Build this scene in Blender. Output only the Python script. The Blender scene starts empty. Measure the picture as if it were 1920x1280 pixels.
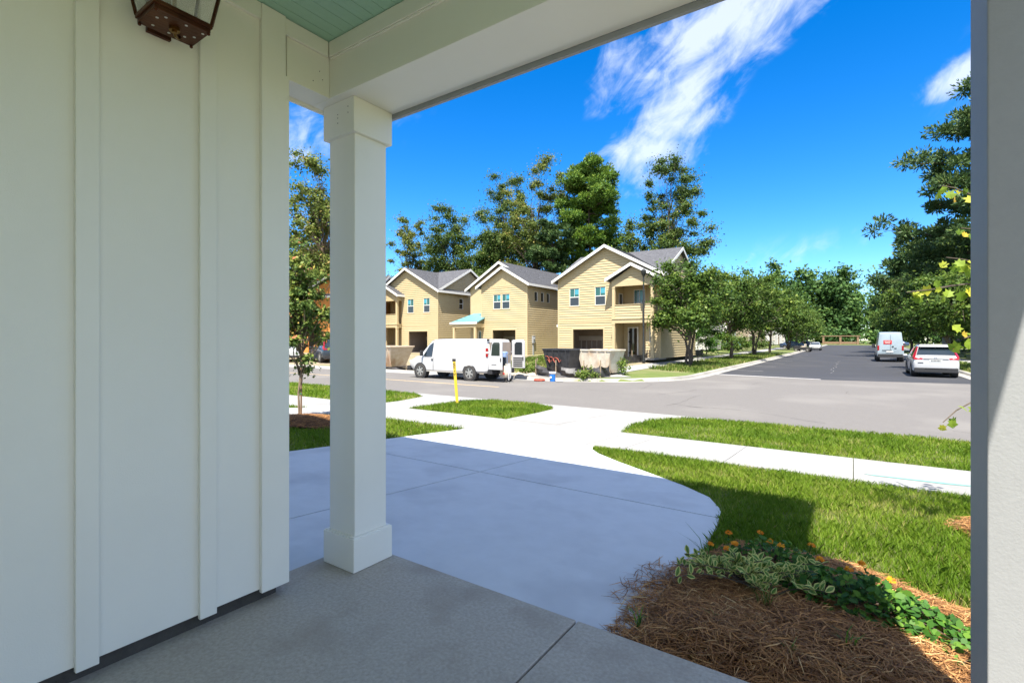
import bpy, bmesh, math, random
import numpy as np
from mathutils import Vector, Matrix
rad = math.radians
# ------------------------------------------------------------------ camera, sky, sun, exposure
S = bpy.context.scene
COL = S.collection
YAW = math.atan2(640, 928)
cam = bpy.data.cameras.new('camera'); co = bpy.data.objects.new('camera', cam); COL.objects.link(co)
cam.sensor_width = 36; cam.lens = 17.4; cam.shift_y = -4/1920
cam.clip_start = .05; cam.clip_end = 3000
co.location = (0, 0, 1.344); co.rotation_euler = (rad(90), 0, YAW)
S.camera = co
SUN = Vector((.2, -.5, 1)).normalized()
SUN_EL = math.asin(SUN.z); SUN_AZ = math.atan2(SUN.x, SUN.y)
sl = bpy.data.lights.new('sun', 'SUN'); sl.energy = 3.8; sl.angle = rad(.5); sl.color = (1, .95, .86)
so = bpy.data.objects.new('sun', sl); COL.objects.link(so); so.rotation_euler = SUN.to_track_quat('Z', 'Y').to_euler()
S.view_settings.view_transform = 'Standard'; S.view_settings.look = 'None'
S.view_settings.gamma = 1; S.view_settings.exposure = 1.70
S.cycles.max_bounces = 10; S.cycles.diffuse_bounces = 6; S.cycles.transparent_max_bounces = 12

W = bpy.data.worlds.new('World'); S.world = W; W.use_nodes = True
def world():
    nt = W.node_tree; N = nt.nodes; L = nt.links; N.clear()
    def n(t, **k):
        x = N.new(t)
        for a, b in k.items(): setattr(x, a, b)
        return x
    def m(op, a, b=None, c=None, clamp=False):
        x = n('ShaderNodeMath', operation=op); x.use_clamp = clamp
        for i, v in enumerate((a, b, c)):
            if v is None: continue
            if isinstance(v, (int, float)): x.inputs[i].default_value = v
            else: L.new(v, x.inputs[i])
        return x.outputs[0]
    out = n('ShaderNodeOutputWorld'); bg = n('ShaderNodeBackground')
    sky = n('ShaderNodeTexSky', sky_type='NISHITA'); sky.sun_disc = False
    sky.sun_elevation = SUN_EL; sky.sun_rotation = SUN_AZ
    sky.air_density = .9; sky.dust_density = .0; sky.ozone_density = 3.0
    hsv = n('ShaderNodeHueSaturation'); hsv.inputs['Saturation'].default_value = 1.42
    L.new(sky.outputs[0], hsv.inputs['Color'])
    tc = n('ShaderNodeTexCoord'); sp = n('ShaderNodeSeparateXYZ'); L.new(tc.outputs['Generated'], sp.inputs[0])
    az = m('ARCTAN2', sp.outputs[0], sp.outputs[1]); el = m('ARCSINE', sp.outputs[2])
    # cirrus fibres run obliquely; rotate the angular coordinates onto them
    ca, sa = math.cos(.62), math.sin(.62)
    u = m('ADD', m('MULTIPLY', az, ca), m('MULTIPLY', el, sa))
    v = m('SUBTRACT', m('MULTIPLY', el, ca), m('MULTIPLY', az, sa))
    def noise(su, sv, off, det=7, rough=.6, dist=.4):
        cb = n('ShaderNodeCombineXYZ'); L.new(m('MULTIPLY', u, su), cb.inputs[0]); L.new(m('MULTIPLY', v, sv), cb.inputs[1]); cb.inputs[2].default_value = off
        t = n('ShaderNodeTexNoise'); t.inputs['Scale'].default_value = 1; t.inputs['Detail'].default_value = det
        t.inputs['Roughness'].default_value = rough; t.inputs['Distortion'].default_value = dist
        L.new(cb.outputs[0], t.inputs['Vector']); return t.outputs['Fac']
    nf = noise(6, 17, 1.3, 9, .56, 1.0); nb = noise(14, 20, 5.1, 5, .6, .6)
    def blob(a, e, ra, rb, rot, wgt):
        c, s_ = math.cos(rot), math.sin(rot)
        da = m('SUBTRACT', az, a); de = m('SUBTRACT', el, e)
        p = m('DIVIDE', m('ADD', m('MULTIPLY', da, c), m('MULTIPLY', de, s_)), ra)
        q = m('DIVIDE', m('SUBTRACT', m('MULTIPLY', de, c), m('MULTIPLY', da, s_)), rb)
        r = m('SQRT', m('ADD', m('MULTIPLY', p, p), m('MULTIPLY', q, q)))
        return m('MULTIPLY', m('SUBTRACT', 1.0, r), wgt)
    masks = [blob(-.22, .525, .24, .085, .26, 1.0), blob(-.33, .47, .14, .04, .30, .75), blob(-.275, .405, .18, .076, .80, .95),
             blob(-.325, .350, .125, .056, .10, 1.0), blob(.155, .385, .085, .03, .32, 1.0),
             blob(-1.02, .39, .22, .10, .3, .28), blob(-.10, .15, .16, .015, .1, .06), blob(-1.35, .2, .4, .12, .2, .6), blob(.5, .5, .4, .14, .4, .9), blob(-2.2, .6, .7, .25, .4, .9)]
    masks.append(m('MINIMUM', m('MULTIPLY', m('SUBTRACT', el, .76), 3.0), .62))          # bright cloud added overhead, out of view, to lift the shaded areas
    masks.append(m('MINIMUM', m('MULTIPLY', m('SUBTRACT', m('ABSOLUTE', m('SUBTRACT', az, -.55)), 1.25), 2.0), .75))   # more unseen cloud added behind the house, whitening the ambient light
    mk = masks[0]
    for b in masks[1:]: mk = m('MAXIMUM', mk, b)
    dens = m('ADD', mk, m('MULTIPLY', m('SUBTRACT', nf, .46), 1.35))
    dens = m('ADD', dens, m('MULTIPLY', m('SUBTRACT', nb, .5), 1.5))
    inside = m('MULTIPLY', m('ADD', mk, .12, clamp=True), 6.0, clamp=True)
    dens = m('MULTIPLY', m('MULTIPLY', dens, inside), 1.15, clamp=True)
    ss = n('ShaderNodeMapRange', interpolation_type='SMOOTHSTEP'); L.new(dens, ss.inputs[0]); ss.inputs[1].default_value = .0; ss.inputs[2].default_value = 1.35
    ss.inputs[4].default_value = .84
    tint = n('ShaderNodeMix', data_type='RGBA', blend_type='MULTIPLY'); tint.inputs[0].default_value = 1
    L.new(hsv.outputs[0], tint.inputs[6]); tint.inputs[7].default_value = (.76, .86, 1.0, 1)
    mix = n('ShaderNodeMix', data_type='RGBA'); L.new(ss.outputs[0], mix.inputs[0]); L.new(tint.outputs[2], mix.inputs[6])
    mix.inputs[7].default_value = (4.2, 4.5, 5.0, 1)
    L.new(mix.outputs[2], bg.inputs[0]); bg.inputs[1].default_value = .087
    L.new(bg.outputs[0], out.inputs[0])
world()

# ------------------------------------------------------------------ helpers
def link(o, parent=None):
    COL.objects.link(o)
    if parent is not None: o.parent = parent
    return o
def tag(o, label=None, cat=None, group=None, kind=None):
    if label: o['label'] = label
    if cat: o['category'] = cat
    if group: o['group'] = group
    if kind: o['kind'] = kind
    return o
def thing(name, label, cat, loc=(0, 0, 0), rz=0, group=None):
    o = link(bpy.data.objects.new(name, None)); o.location = loc; o.rotation_euler = (0, 0, rz); o.empty_display_size = .2
    return tag(o, label, cat, group)
def copy_tree(o, parent=None):
    c = o.copy(); COL.objects.link(c)
    if parent is not None: c.parent = parent
    for ch in list(o.children): copy_tree(ch, c)
    return c

class MB:
    """collects shapes; build() links them as one mesh object"""
    def __init__(s, fx=None): s.v = []; s.f = []; s.fx = fx; s.cut = []
    def add(s, vs, fs):
        n = len(s.v); s.cut.append((n, len(s.f))); s.v += [tuple(p) for p in vs]; s.f += [tuple(i+n for i in f) for f in fs]; return s
    def box(s, x0, x1, y0, y1, z0, z1):
        if x0 > x1: x0, x1 = x1, x0
        if y0 > y1: y0, y1 = y1, y0
        if z0 > z1: z0, z1 = z1, z0
        return s.add([(x0,y0,z0),(x1,y0,z0),(x1,y1,z0),(x0,y1,z0),(x0,y0,z1),(x1,y0,z1),(x1,y1,z1),(x0,y1,z1)],
                     [(0,3,2,1),(4,5,6,7),(0,1,5,4),(1,2,6,5),(2,3,7,6),(3,0,4,7)])
    def hexa(s, a, b):   # two quads (4 pts each), bottom ring and top ring
        return s.add(list(a)+list(b), [(0,3,2,1),(4,5,6,7),(0,1,5,4),(1,2,6,5),(2,3,7,6),(3,0,4,7)])
    def loft(s, rings, cap=True, closed=True):
        n = len(rings[0]); vs = [p for r in rings for p in r]; fs = []
        for i in range(len(rings)-1):
            for j in range(n if closed else n-1):
                k = (j+1) % n
                fs.append((i*n+j, i*n+k, (i+1)*n+k, (i+1)*n+j))
        if cap: fs += [tuple(reversed(range(n))), tuple(range((len(rings)-1)*n, len(rings)*n))]
        return s.add(vs, fs)
    def prism(s, poly, axis, a, b):
        def P(p, t): return {'x': (t, p[0], p[1]), 'y': (p[0], t, p[1]), 'z': (p[0], p[1], t)}[axis]
        return s.loft([[P(p, a) for p in poly], [P(p, b) for p in poly]])
    def tube(s, pts, rr, n=6, cap=True):
        pts = [Vector(p) for p in pts]
        if isinstance(rr, (int, float)): rr = [rr]*len(pts)
        rings = []
        for i, p in enumerate(pts):
            d = (pts[min(i+1, len(pts)-1)]-pts[max(i-1, 0)]).normalized()
            a = d.cross(Vector((0, 0, 1)) if abs(d.z) < .9 else Vector((1, 0, 0))).normalized(); b = d.cross(a)
            rings.append([p+(a*math.cos(2*math.pi*k/n)+b*math.sin(2*math.pi*k/n))*rr[i] for k in range(n)])
        return s.loft(rings, cap)
    def cyl(s, c, r, h, axis='z', n=20, r2=None):
        c = Vector(c); d = {'x': Vector((1,0,0)), 'y': Vector((0,1,0)), 'z': Vector((0,0,1))}[axis]
        return s.tube([c, c+d*h], [r, r if r2 is None else r2], n)
    def ball(s, c, r, n=10, sq=(1,1,1)):
        rings = []
        for i in range(1, n):
            t = math.pi*i/n
            rings.append([(c[0]+r*sq[0]*math.sin(t)*math.cos(2*math.pi*k/n), c[1]+r*sq[1]*math.sin(t)*math.sin(2*math.pi*k/n), c[2]-r*sq[2]*math.cos(t)) for k in range(n)])
        return s.loft(rings)
    def quad(s, a, b, c, d): return s.add([a, b, c, d], [(0, 1, 2, 3)])
    def build_each(s, name, mat, parent=None, **k):
        s.cut.append((len(s.v), len(s.f)))
        for (a, fa), (b, fb) in zip(s.cut, s.cut[1:]):
            m_ = MB(s.fx); m_.v = s.v[a:b]; m_.f = [tuple(i-a for i in f) for f in s.f[fa:fb]]; r_ = m_.build(name, mat, parent, **k)
        return r_
    def build(s, name, mat, parent=None, bevel=0, smooth=False, sub=0):
        vs = s.v; fs = s.f
        if s.fx:
            vs = [s.fx(p) for p in vs]
        me = bpy.data.meshes.new(name); me.from_pydata(vs, [], fs)
        bm = bmesh.new(); bm.from_mesh(me); bmesh.ops.recalc_face_normals(bm, faces=bm.faces); bm.to_mesh(me); bm.free()
        for m_ in (mat if isinstance(mat, (list, tuple)) else [mat]): me.materials.append(m_)
        o = link(bpy.data.objects.new(name, me), parent)
        if smooth:
            me.shade_smooth(); me.set_sharp_from_angle(angle=rad(35))
        if bevel:
            b = o.modifiers.new('bevel', 'BEVEL'); b.width = bevel; b.segments = 2; b.limit_method = 'ANGLE'; b.angle_limit = rad(40)
        return o

def np_mesh(name, verts, nper, mat, parent=None, var=None, mats=None, smooth=False, vcol=None):
    """verts (F*nper,3): every nper verts form one face; var per face"""
    nv = len(verts); nf = nv//nper
    me = bpy.data.meshes.new(name)
    me.vertices.add(nv); me.vertices.foreach_set('co', np.asarray(verts, np.float32).ravel())
    me.loops.add(nv); me.loops.foreach_set('vertex_index', np.arange(nv, dtype=np.int32))
    me.polygons.add(nf); me.polygons.foreach_set('loop_start', np.arange(0, nv, nper, dtype=np.int32))
    me.update(calc_edges=True)
    if var is not None:
        a = me.attributes.new('var', 'FLOAT', 'POINT'); a.data.foreach_set('value', np.repeat(np.asarray(var, np.float32), nper))
    if vcol is not None:
        a = me.attributes.new('tip', 'FLOAT', 'POINT'); a.data.foreach_set('value', np.asarray(vcol, np.float32))
    me.materials.append(mat)
    return link(bpy.data.objects.new(name, me), parent)

# ------------------------------------------------------------------ materials
MATS = {}
def mat(name, c1, c2=None, scale=6, rough=.7, bump=0, bscale=40, metal=0, coat=0, detail=6, stretch=(1,1,1), spec=.4, c3=None, s3=1.2, amt3=.5, coords='Object', sss=0, bstretch=None):
    m = bpy.data.materials.new(name); m.use_nodes = True; nt = m.node_tree; N = nt.nodes; L = nt.links
    b = N['Principled BSDF']; b.inputs['Roughness'].default_value = rough; b.inputs['Metallic'].default_value = metal
    b.inputs['Coat Weight'].default_value = coat; b.inputs['Specular IOR Level'].default_value = spec
    tc = N.new('ShaderNodeTexCoord'); mp = N.new('ShaderNodeMapping'); mp.inputs['Scale'].default_value = stretch
    L.new(tc.outputs[coords], mp.inputs[0])
    if c2 is None: c2 = tuple(x*.86 for x in c1)
    t = N.new('ShaderNodeTexNoise'); t.inputs['Scale'].default_value = scale; t.inputs['Detail'].default_value = detail; t.inputs['Roughness'].default_value = .62
    L.new(mp.outputs[0], t.inputs[0])
    mr = N.new('ShaderNodeMapRange'); mr.inputs[1].default_value = .3; mr.inputs[2].default_value = .7; L.new(t.outputs[0], mr.inputs[0])
    mx = N.new('ShaderNodeMix'); mx.data_type = 'RGBA'; mx.inputs[6].default_value = (*c1, 1); mx.inputs[7].default_value = (*c2, 1)
    L.new(mr.outputs[0], mx.inputs[0]); col = mx.outputs[2]
    if c3 is not None:
        t3 = N.new('ShaderNodeTexNoise'); t3.inputs['Scale'].default_value = s3; t3.inputs['Detail'].default_value = 5; L.new(tc.outputs[coords], t3.inputs[0])
        r3 = N.new('ShaderNodeMapRange'); r3.inputs[1].default_value = .5; r3.inputs[2].default_value = .68; r3.inputs[4].default_value = amt3; L.new(t3.outputs[0], r3.inputs[0])
        m3 = N.new('ShaderNodeMix'); m3.data_type = 'RGBA'; L.new(r3.outputs[0], m3.inputs[0]); L.new(col, m3.inputs[6]); m3.inputs[7].default_value = (*c3, 1); col = m3.outputs[2]
    L.new(col, b.inputs['Base Color'])
    if bump:
        mpb = mp
        if bstretch:
            mpb = N.new('ShaderNodeMapping'); mpb.inputs['Scale'].default_value = bstretch; L.new(tc.outputs[coords], mpb.inputs[0])
        tb = N.new('ShaderNodeTexNoise'); tb.inputs['Scale'].default_value = bscale; tb.inputs['Detail'].default_value = 5; L.new(mpb.outputs[0], tb.inputs[0])
        bn = N.new('ShaderNodeBump'); bn.inputs['Strength'].default_value = bump; bn.inputs['Distance'].default_value = .01
        L.new(tb.outputs[0], bn.inputs['Height']); L.new(bn.outputs[0], b.inputs['Normal'])
    MATS[name] = m; return m
def leafmat(name, stops, trans=.38, rough=.55, tip=None, spec=.25):
    m = bpy.data.materials.new(name); m.use_nodes = True; nt = m.node_tree; N = nt.nodes; L = nt.links
    b = N['Principled BSDF']; b.inputs['Roughness'].default_value = rough; b.inputs['Specular IOR Level'].default_value = spec
    at = N.new('ShaderNodeAttribute'); at.attribute_name = 'var'
    cr = N.new('ShaderNodeValToRGB'); e = cr.color_ramp.elements
    while len(e) < len(stops): e.new(.5)
    for i, (p, c) in enumerate(stops): e[i].position = p; e[i].color = (*c, 1)
    L.new(at.outputs['Fac'], cr.inputs[0]); col = cr.outputs[0]
    if tip:
        a2 = N.new('ShaderNodeAttribute'); a2.attribute_name = 'tip'
        mx = N.new('ShaderNodeMix'); mx.data_type = 'RGBA'; L.new(a2.outputs['Fac'], mx.inputs[0]); L.new(col, mx.inputs[6]); mx.inputs[7].default_value = (*tip, 1); col = mx.outputs[2]
    L.new(col, b.inputs['Base Color'])
    if trans:
        tr = N.new('ShaderNodeBsdfTranslucent'); L.new(col, tr.inputs[0]); ms = N.new('ShaderNodeMixShader'); ms.inputs[0].default_value = trans
        L.new(b.outputs[0], ms.inputs[1]); L.new(tr.outputs[0], ms.inputs[2]); L.new(ms.outputs[0], N['Material Output'].inputs[0])
    MATS[name] = m; return m
M = MATS
def glassmat(name, tint, rough=.04):
    m = bpy.data.materials.new(name); m.use_nodes = True; b = m.node_tree.nodes['Principled BSDF']
    b.inputs['Base Color'].default_value = (*tint, 1); b.inputs['Roughness'].default_value = rough; b.inputs['Specular IOR Level'].default_value = .8; b.inputs['Coat Weight'].default_value = .6
    MATS[name] = m
cream = (.83, .805, .715)
mat('porch_paint', cream, (.80, .775, .69), 3, .42, .06, 160, bstretch=(1, 1, .12), c3=(.77, .745, .66), s3=.9, amt3=.5)
mat('panel_paint', (.83, .805, .715), (.80, .775, .69), 2.2, .6, .13, 210, c3=(.77, .745, .66), s3=.8, amt3=.5)
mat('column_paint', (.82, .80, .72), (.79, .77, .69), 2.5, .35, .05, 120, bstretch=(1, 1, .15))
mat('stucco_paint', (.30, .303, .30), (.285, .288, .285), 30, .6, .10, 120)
mat('ceiling_paint', (.36, .56, .43), (.33, .52, .40), 4, .5, .05, 60)
mat('foundation', (.075, .07, .062), (.05, .046, .04), 12, .9, .5, 60)
mat('slab_concrete', (.47, .43, .37), (.33, .30, .25), 60, .85, .25, 210, c3=(.29, .25, .20), s3=3.2, amt3=.6, stretch=(1, 1, 1))
mat('drive_concrete', (.585, .605, .62), (.535, .553, .567), 5, .8, .18, 260, c3=(.45, .465, .485), s3=1.4, amt3=.85, bstretch=(1, .25, 1))
mat('walk_concrete', (.315, .308, .293), (.275, .268, .254), 4, .85, .15, 180, c3=(.235, .228, .215), s3=.7, amt3=.6)
mat('kerb_concrete', (.36, .34, .31), (.28, .265, .24), 3, .9, .2, 60, c3=(.20, .19, .17), s3=.5, amt3=.7)
mat('old_asphalt', (.162, .150, .138), (.128, .118, .109), 38, .9, .3, 160, c3=(.185, .172, .156), s3=.35, amt3=.7, stretch=(.25, 1, 1))
mat('new_asphalt', (.032, .033, .038), (.045, .045, .05), 30, .82, .25, 160, c3=(.06, .058, .06), s3=.3, amt3=.6, stretch=(1, .2, 1))
mat('road_crack', (.085, .078, .072), (.12, .11, .10), 9, .9)
mat('white_marking', (.40, .385, .365), (.26, .25, .24), 9, .8)
mat('yellow_marking', (.52, .36, .16), (.34, .28, .20), 7, .85)
mat('cyan_marking', (.10, .30, .26), (.20, .30, .27), 14, .85)
mat('lawn_soil', (.07, .10, .018), (.11, .115, .035), 7, .95, .4, 60, c3=(.17, .14, .06), s3=1.6, amt3=.5)
mat('far_lawn', (.085, .13, .022), (.13, .15, .04), 2.2, .95, .5, 40, c3=(.22, .18, .10), s3=.22, amt3=.8)
mat('construction_soil', (.30, .24, .16), (.22, .18, .11), 2.5, .95, .5, 20, c3=(.10, .13, .03), s3=.45, amt3=.85)
mat('mulch_soil', (.10, .048, .024), (.055, .028, .016), 22, .95, .8, 60)
mat('siding', (.475, .375, .215), (.455, .36, .205), 3, .65, .0, 60, c3=(.50, .41, .25), s3=.7, amt3=.5)
mat('sidingtrim', (.49, .39, .225), (.47, .375, .215), 3, .6)
mat('white_trim', (.72, .70, .66), (.67, .65, .61), 5, .5)
mat('shingle', (.10, .10, .108), (.05, .05, .056), 9, .9, .5, 30, stretch=(1, 1, 5), c3=(.135, .135, .145), s3=5, amt3=.6)
mat('window_frame', (.70, .69, .66), (.66, .65, .62), 5, .4)
glassmat('dark_glass', (.012, .016, .018)); glassmat('film_glass', (.008, .085, .07), .2); glassmat('film_sticker', (.04, .28, .36), .4)
glassmat('car_glass', (.01, .018, .024), .03)
mat('interior_dark', (.34, .28, .23), (.28, .225, .185), 2, .9)
mat('stud_wood', (.33, .25, .17), (.26, .20, .13), 6, .8)
mat('drywall', (.55, .50, .44), (.48, .44, .38), 1.5, .9)
mat('metal_roof', (.10, .27, .31), (.14, .31, .34), 4, .45)
mat('osb', (.60, .24, .055), (.47, .18, .04), 8, .8, .3, 20, c3=(.66, .32, .10), s3=1.2)
mat('copper', (.115, .035, .018), (.055, .02, .014), 9, .38, .15, 60, metal=.85, c3=(.19, .07, .03), s3=7, amt3=.6)
mat('brass', (.30, .17, .05), (.20, .11, .035), 20, .3, metal=1)
mat('bark', (.135, .105, .08), (.065, .05, .04), 9, .95, .8, 25, stretch=(1, 1, .25))
mat('pale_bark', (.30, .22, .15), (.19, .14, .095), 12, .9, .5, 30, stretch=(1, 1, .3))
mat('pine_bark', (.13, .085, .06), (.06, .04, .03), 5, .95, .8, 12, stretch=(1, 1, .3))
mat('van_white', (.47, .47, .475), (.45, .45, .455), 2, .28, coat=.5, c3=(.40, .385, .36), s3=1.1, amt3=.5)
mat('van_silver', (.30, .36, .40), (.26, .32, .36), 2, .3, coat=.5)
mat('suv_white', (.46, .465, .475), (.45, .455, .465), 2, .22, coat=.8)
mat('black_plastic', (.022, .022, .024), (.03, .03, .032), 20, .6)
mat('tyre', (.035, .033, .031), (.06, .055, .05), 14, .9, .2, 60)
mat('alloy', (.50, .49, .46), (.40, .39, .37), 8, .35, metal=.7)
mat('red_lamp', (.30, .006, .01), (.26, .005, .008), 5, .2, coat=.6)
mat('clear_lamp', (.75, .74, .72), (.68, .67, .66), 5, .2, coat=.6)
mat('chrome', (.6, .6, .6), None, 5, .15, metal=1)
mat('plate', (.62, .62, .60), None, 5, .4)
mat('dark_paint', (.018, .028, .045), (.022, .033, .05), 3, .25, coat=.7)
mat('teal_paint', (.16, .30, .31), (.19, .34, .35), 3, .3, coat=.6)
mat('blue_paint', (.045, .075, .14), (.05, .08, .15), 3, .25, coat=.7)
mat('silver_paint', (.42, .43, .43), (.40, .41, .41), 3, .3, coat=.6)
mat('red_sticker', (.50, .03, .035), (.46, .03, .03), 5, .5)
mat('yellow_post', (.66, .46, .035), (.60, .41, .03), 9, .55)
mat('black_rubber', (.02, .02, .02), (.045, .04, .035), 25, .8)
mat('bin_black', (.022, .023, .026), (.05, .05, .055), 5, .45, .3, 12, c3=(.06, .06, .06), s3=3.2, amt3=.35)
mat('bin_beige', (.62, .56, .46), (.50, .44, .35), 5, .75, .3, 20, c3=(.40, .25, .14), s3=1.7, amt3=.55)
mat('bin_rusty', (.56, .47, .37), (.46, .35, .25), 4, .8, .3, 20, c3=(.30, .125, .05), s3=.9, amt3=.85)
mat('silt_fabric', (.022, .021, .022), (.055, .052, .052), 3, .5, .6, 8, stretch=(1, 1, .3), c3=(.15, .14, .14), s3=2.4, amt3=.45)
mat('bucket_blue', (.02, .16, .52), (.02, .14, .45), 9, .4)
mat('bag_red', (.62, .045, .045), (.50, .10, .04), 14, .7, .5, 20)
mat('cloth_white', (.66, .65, .62), (.55, .53, .50), 8, .85, .5, 12)
mat('cloth_blue', (.28, .38, .58), (.16, .24, .44), 6, .8)
mat('orange_paint', (.42, .09, .05), (.25, .06, .04), 5, .6)
mat('rock', (.42, .38, .33), (.28, .25, .21), 8, .9, .6, 14)
mat('lamp_post_metal', (.03, .032, .032), (.045, .047, .047), 9, .5, metal=.3)
mat('green_tie', (.02, .22, .12), None, 9, .5)
mat('house_white', (.60, .58, .545), (.55, .53, .50), 2, .7)
mat('house_tan', (.36, .29, .21), (.30, .24, .175), 2, .8)
mat('house_grey', (.30, .29, .28), (.26, .25, .24), 2, .7)
mat('timber', (.26, .16, .095), (.19, .12, .07), 6, .8)
mat('flag_cloth', (.62, .30, .32), (.60, .55, .53), 4, .8, stretch=(6, 1, 1))
mat('meter_grey', (.32, .33, .34), (.27, .28, .29), 9, .5)
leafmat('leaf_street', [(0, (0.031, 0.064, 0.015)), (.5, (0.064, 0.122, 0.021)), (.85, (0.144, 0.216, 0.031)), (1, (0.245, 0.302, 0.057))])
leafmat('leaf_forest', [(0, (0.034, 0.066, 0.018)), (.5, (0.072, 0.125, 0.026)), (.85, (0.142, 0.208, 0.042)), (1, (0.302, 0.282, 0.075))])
leafmat('leaf_warm', [(0, (0.052, 0.083, 0.018)), (.5, (0.120, 0.166, 0.033)), (.85, (0.239, 0.267, 0.055)), (1, (0.405, 0.294, 0.092))])
leafmat('leaf_wood', [(0, (0.038, 0.085, 0.030)), (.5, (0.068, 0.144, 0.040)), (.85, (0.127, 0.220, 0.051)), (1, (0.203, 0.287, 0.060))])
leafmat('leaf_young', [(0, (0.056, 0.113, 0.025)), (.45, (0.113, 0.187, 0.041)), (.8, (0.261, 0.317, 0.066)), (.93, (0.486, 0.411, 0.093)), (1, (0.561, 0.187, 0.093))])
leafmat('needle', [(0, (0.040, 0.096, 0.024)), (.5, (0.103, 0.194, 0.027)), (1, (0.274, 0.365, 0.045))], trans=.2)
leafmat('needle_dark', [(0, (0.029, 0.067, 0.025)), (.6, (0.063, 0.116, 0.034)), (1, (0.179, 0.231, 0.063))], trans=.2)
leafmat('leaf_tulip', [(0, (.14, .24, .025)), (.5, (.30, .40, .04)), (.85, (.52, .50, .05)), (1, (.55, .35, .05))], trans=.45)
leafmat('leaf_ground', [(0, (0.029, 0.087, 0.017)), (.5, (0.058, 0.163, 0.020)), (1, (0.136, 0.255, 0.028))], trans=.3)
leafmat('leaf_variegated', [(0, (.09, .19, .04)), (1, (.15, .26, .06))], trans=.3, tip=(.58, .58, .20))
leafmat('petal', [(0, (.75, .22, .01)), (1, (.85, .42, .02))], trans=.3)
leafmat('grass_blade', [(0, (0.068, 0.148, 0.011)), (.55, (0.137, 0.239, 0.015)), (.85, (0.239, 0.331, 0.028)), (1, (0.410, 0.365, 0.125))], trans=.4, rough=.6)
leafmat('weed', [(0, (0.055, 0.110, 0.022)), (.6, (0.143, 0.220, 0.033)), (1, (0.330, 0.297, 0.110))], trans=.4)
leafmat('straw', [(0, (0.104, 0.048, 0.022)), (.5, (0.296, 0.141, 0.050)), (.85, (0.534, 0.274, 0.101)), (1, (0.683, 0.514, 0.245))], trans=.15, rough=.7)

# ------------------------------------------------------------------ terrain
PR = [(-80, -.03), (1.9, -.05), (2.1, -.06), (8, -.45), (9.3, -.52), (13.3, -.70), (60, -.70), (190, -.42), (600, -.2)]
def gz(Y):
    for (a0, b0), (a1, b1) in zip(PR, PR[1:]):
        if Y <= a1: return b0+(b1-b0)*max(0, (Y-a0))/(a1-a0)
    return PR[-1][1]
def sst(a, b, x):
    t = min(1, max(0, (x-a)/(b-a))); return t*t*(3-2*t)
R0 = 6.2; KY = 21.3; KXL = -7.0; KXR = 5.3; REND = 186
def dblock(x, y):   # >0 inside the raised blocks beyond the front street
    if x < -.8:
        dx = KXL-x; dy = y-KY
    else:
        dx = x-KXR; dy = y-KY
    if dx < R0 and dy < R0: return R0-math.hypot(R0-dx, R0-dy)
    return min(dx, dy)
def land(x, y):
    if y < 13.3: return gz(y)-.012
    d = max(dblock(x, y), y-REND)
    if d < .04: return gz(y)-.06
    z = gz(y)+.125
    if x < -.8: z += .48*sst(2.5, 11, min(d, y-KY))*(1 if x < -11.5 else sst(4.6, 11, -x+0))*1
    else: z += .35*sst(3, 14, d)
    return z
def nonuni(brk):
    out = []
    for (a, b, st) in brk:
        n = max(1, round((b-a)/st)); out += [a+(b-a)*i/n for i in range(n)]
    return out+[brk[-1][1]]
xs = nonuni([(-420, -60, 40), (-60, -15, 1.5), (-15, -7.3, .25), (-7.3, -6.9, .1), (-6.9, 5.2, .8), (5.2, 5.5, .1), (5.5, 14, .3), (14, 60, 2), (60, 420, 40)])
ys = nonuni([(-80, 1.9, 10), (1.9, 2.1, .2), (2.1, 8, 1.18), (8, 9.3, .65), (9.3, 13.2, 1.3), (13.2, 21.2, 1), (21.2, 21.5, .1), (21.5, 29, .25), (29, 60, 1.5), (60, 186, 6), (186, 187, .5), (187, 620, 40)])
g = MB(); g.v = [(x, y, land(x, y)) for y in ys for x in xs]; nx = len(xs)
g.f = [(j*nx+i, j*nx+i+1, (j+1)*nx+i+1, (j+1)*nx+i) for j in range(len(ys)-1) for i in range(nx-1)]
go = g.build('ground', [M['lawn_soil'], M['far_lawn'], M['construction_soil']], smooth=True); tag(go, kind='structure')
for p in go.data.polygons:
    c = p.center
    p.material_index = 0 if c.y < 13.4 else (2 if (c.x < -11 and 21 < c.y < 38) else 1)

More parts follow.
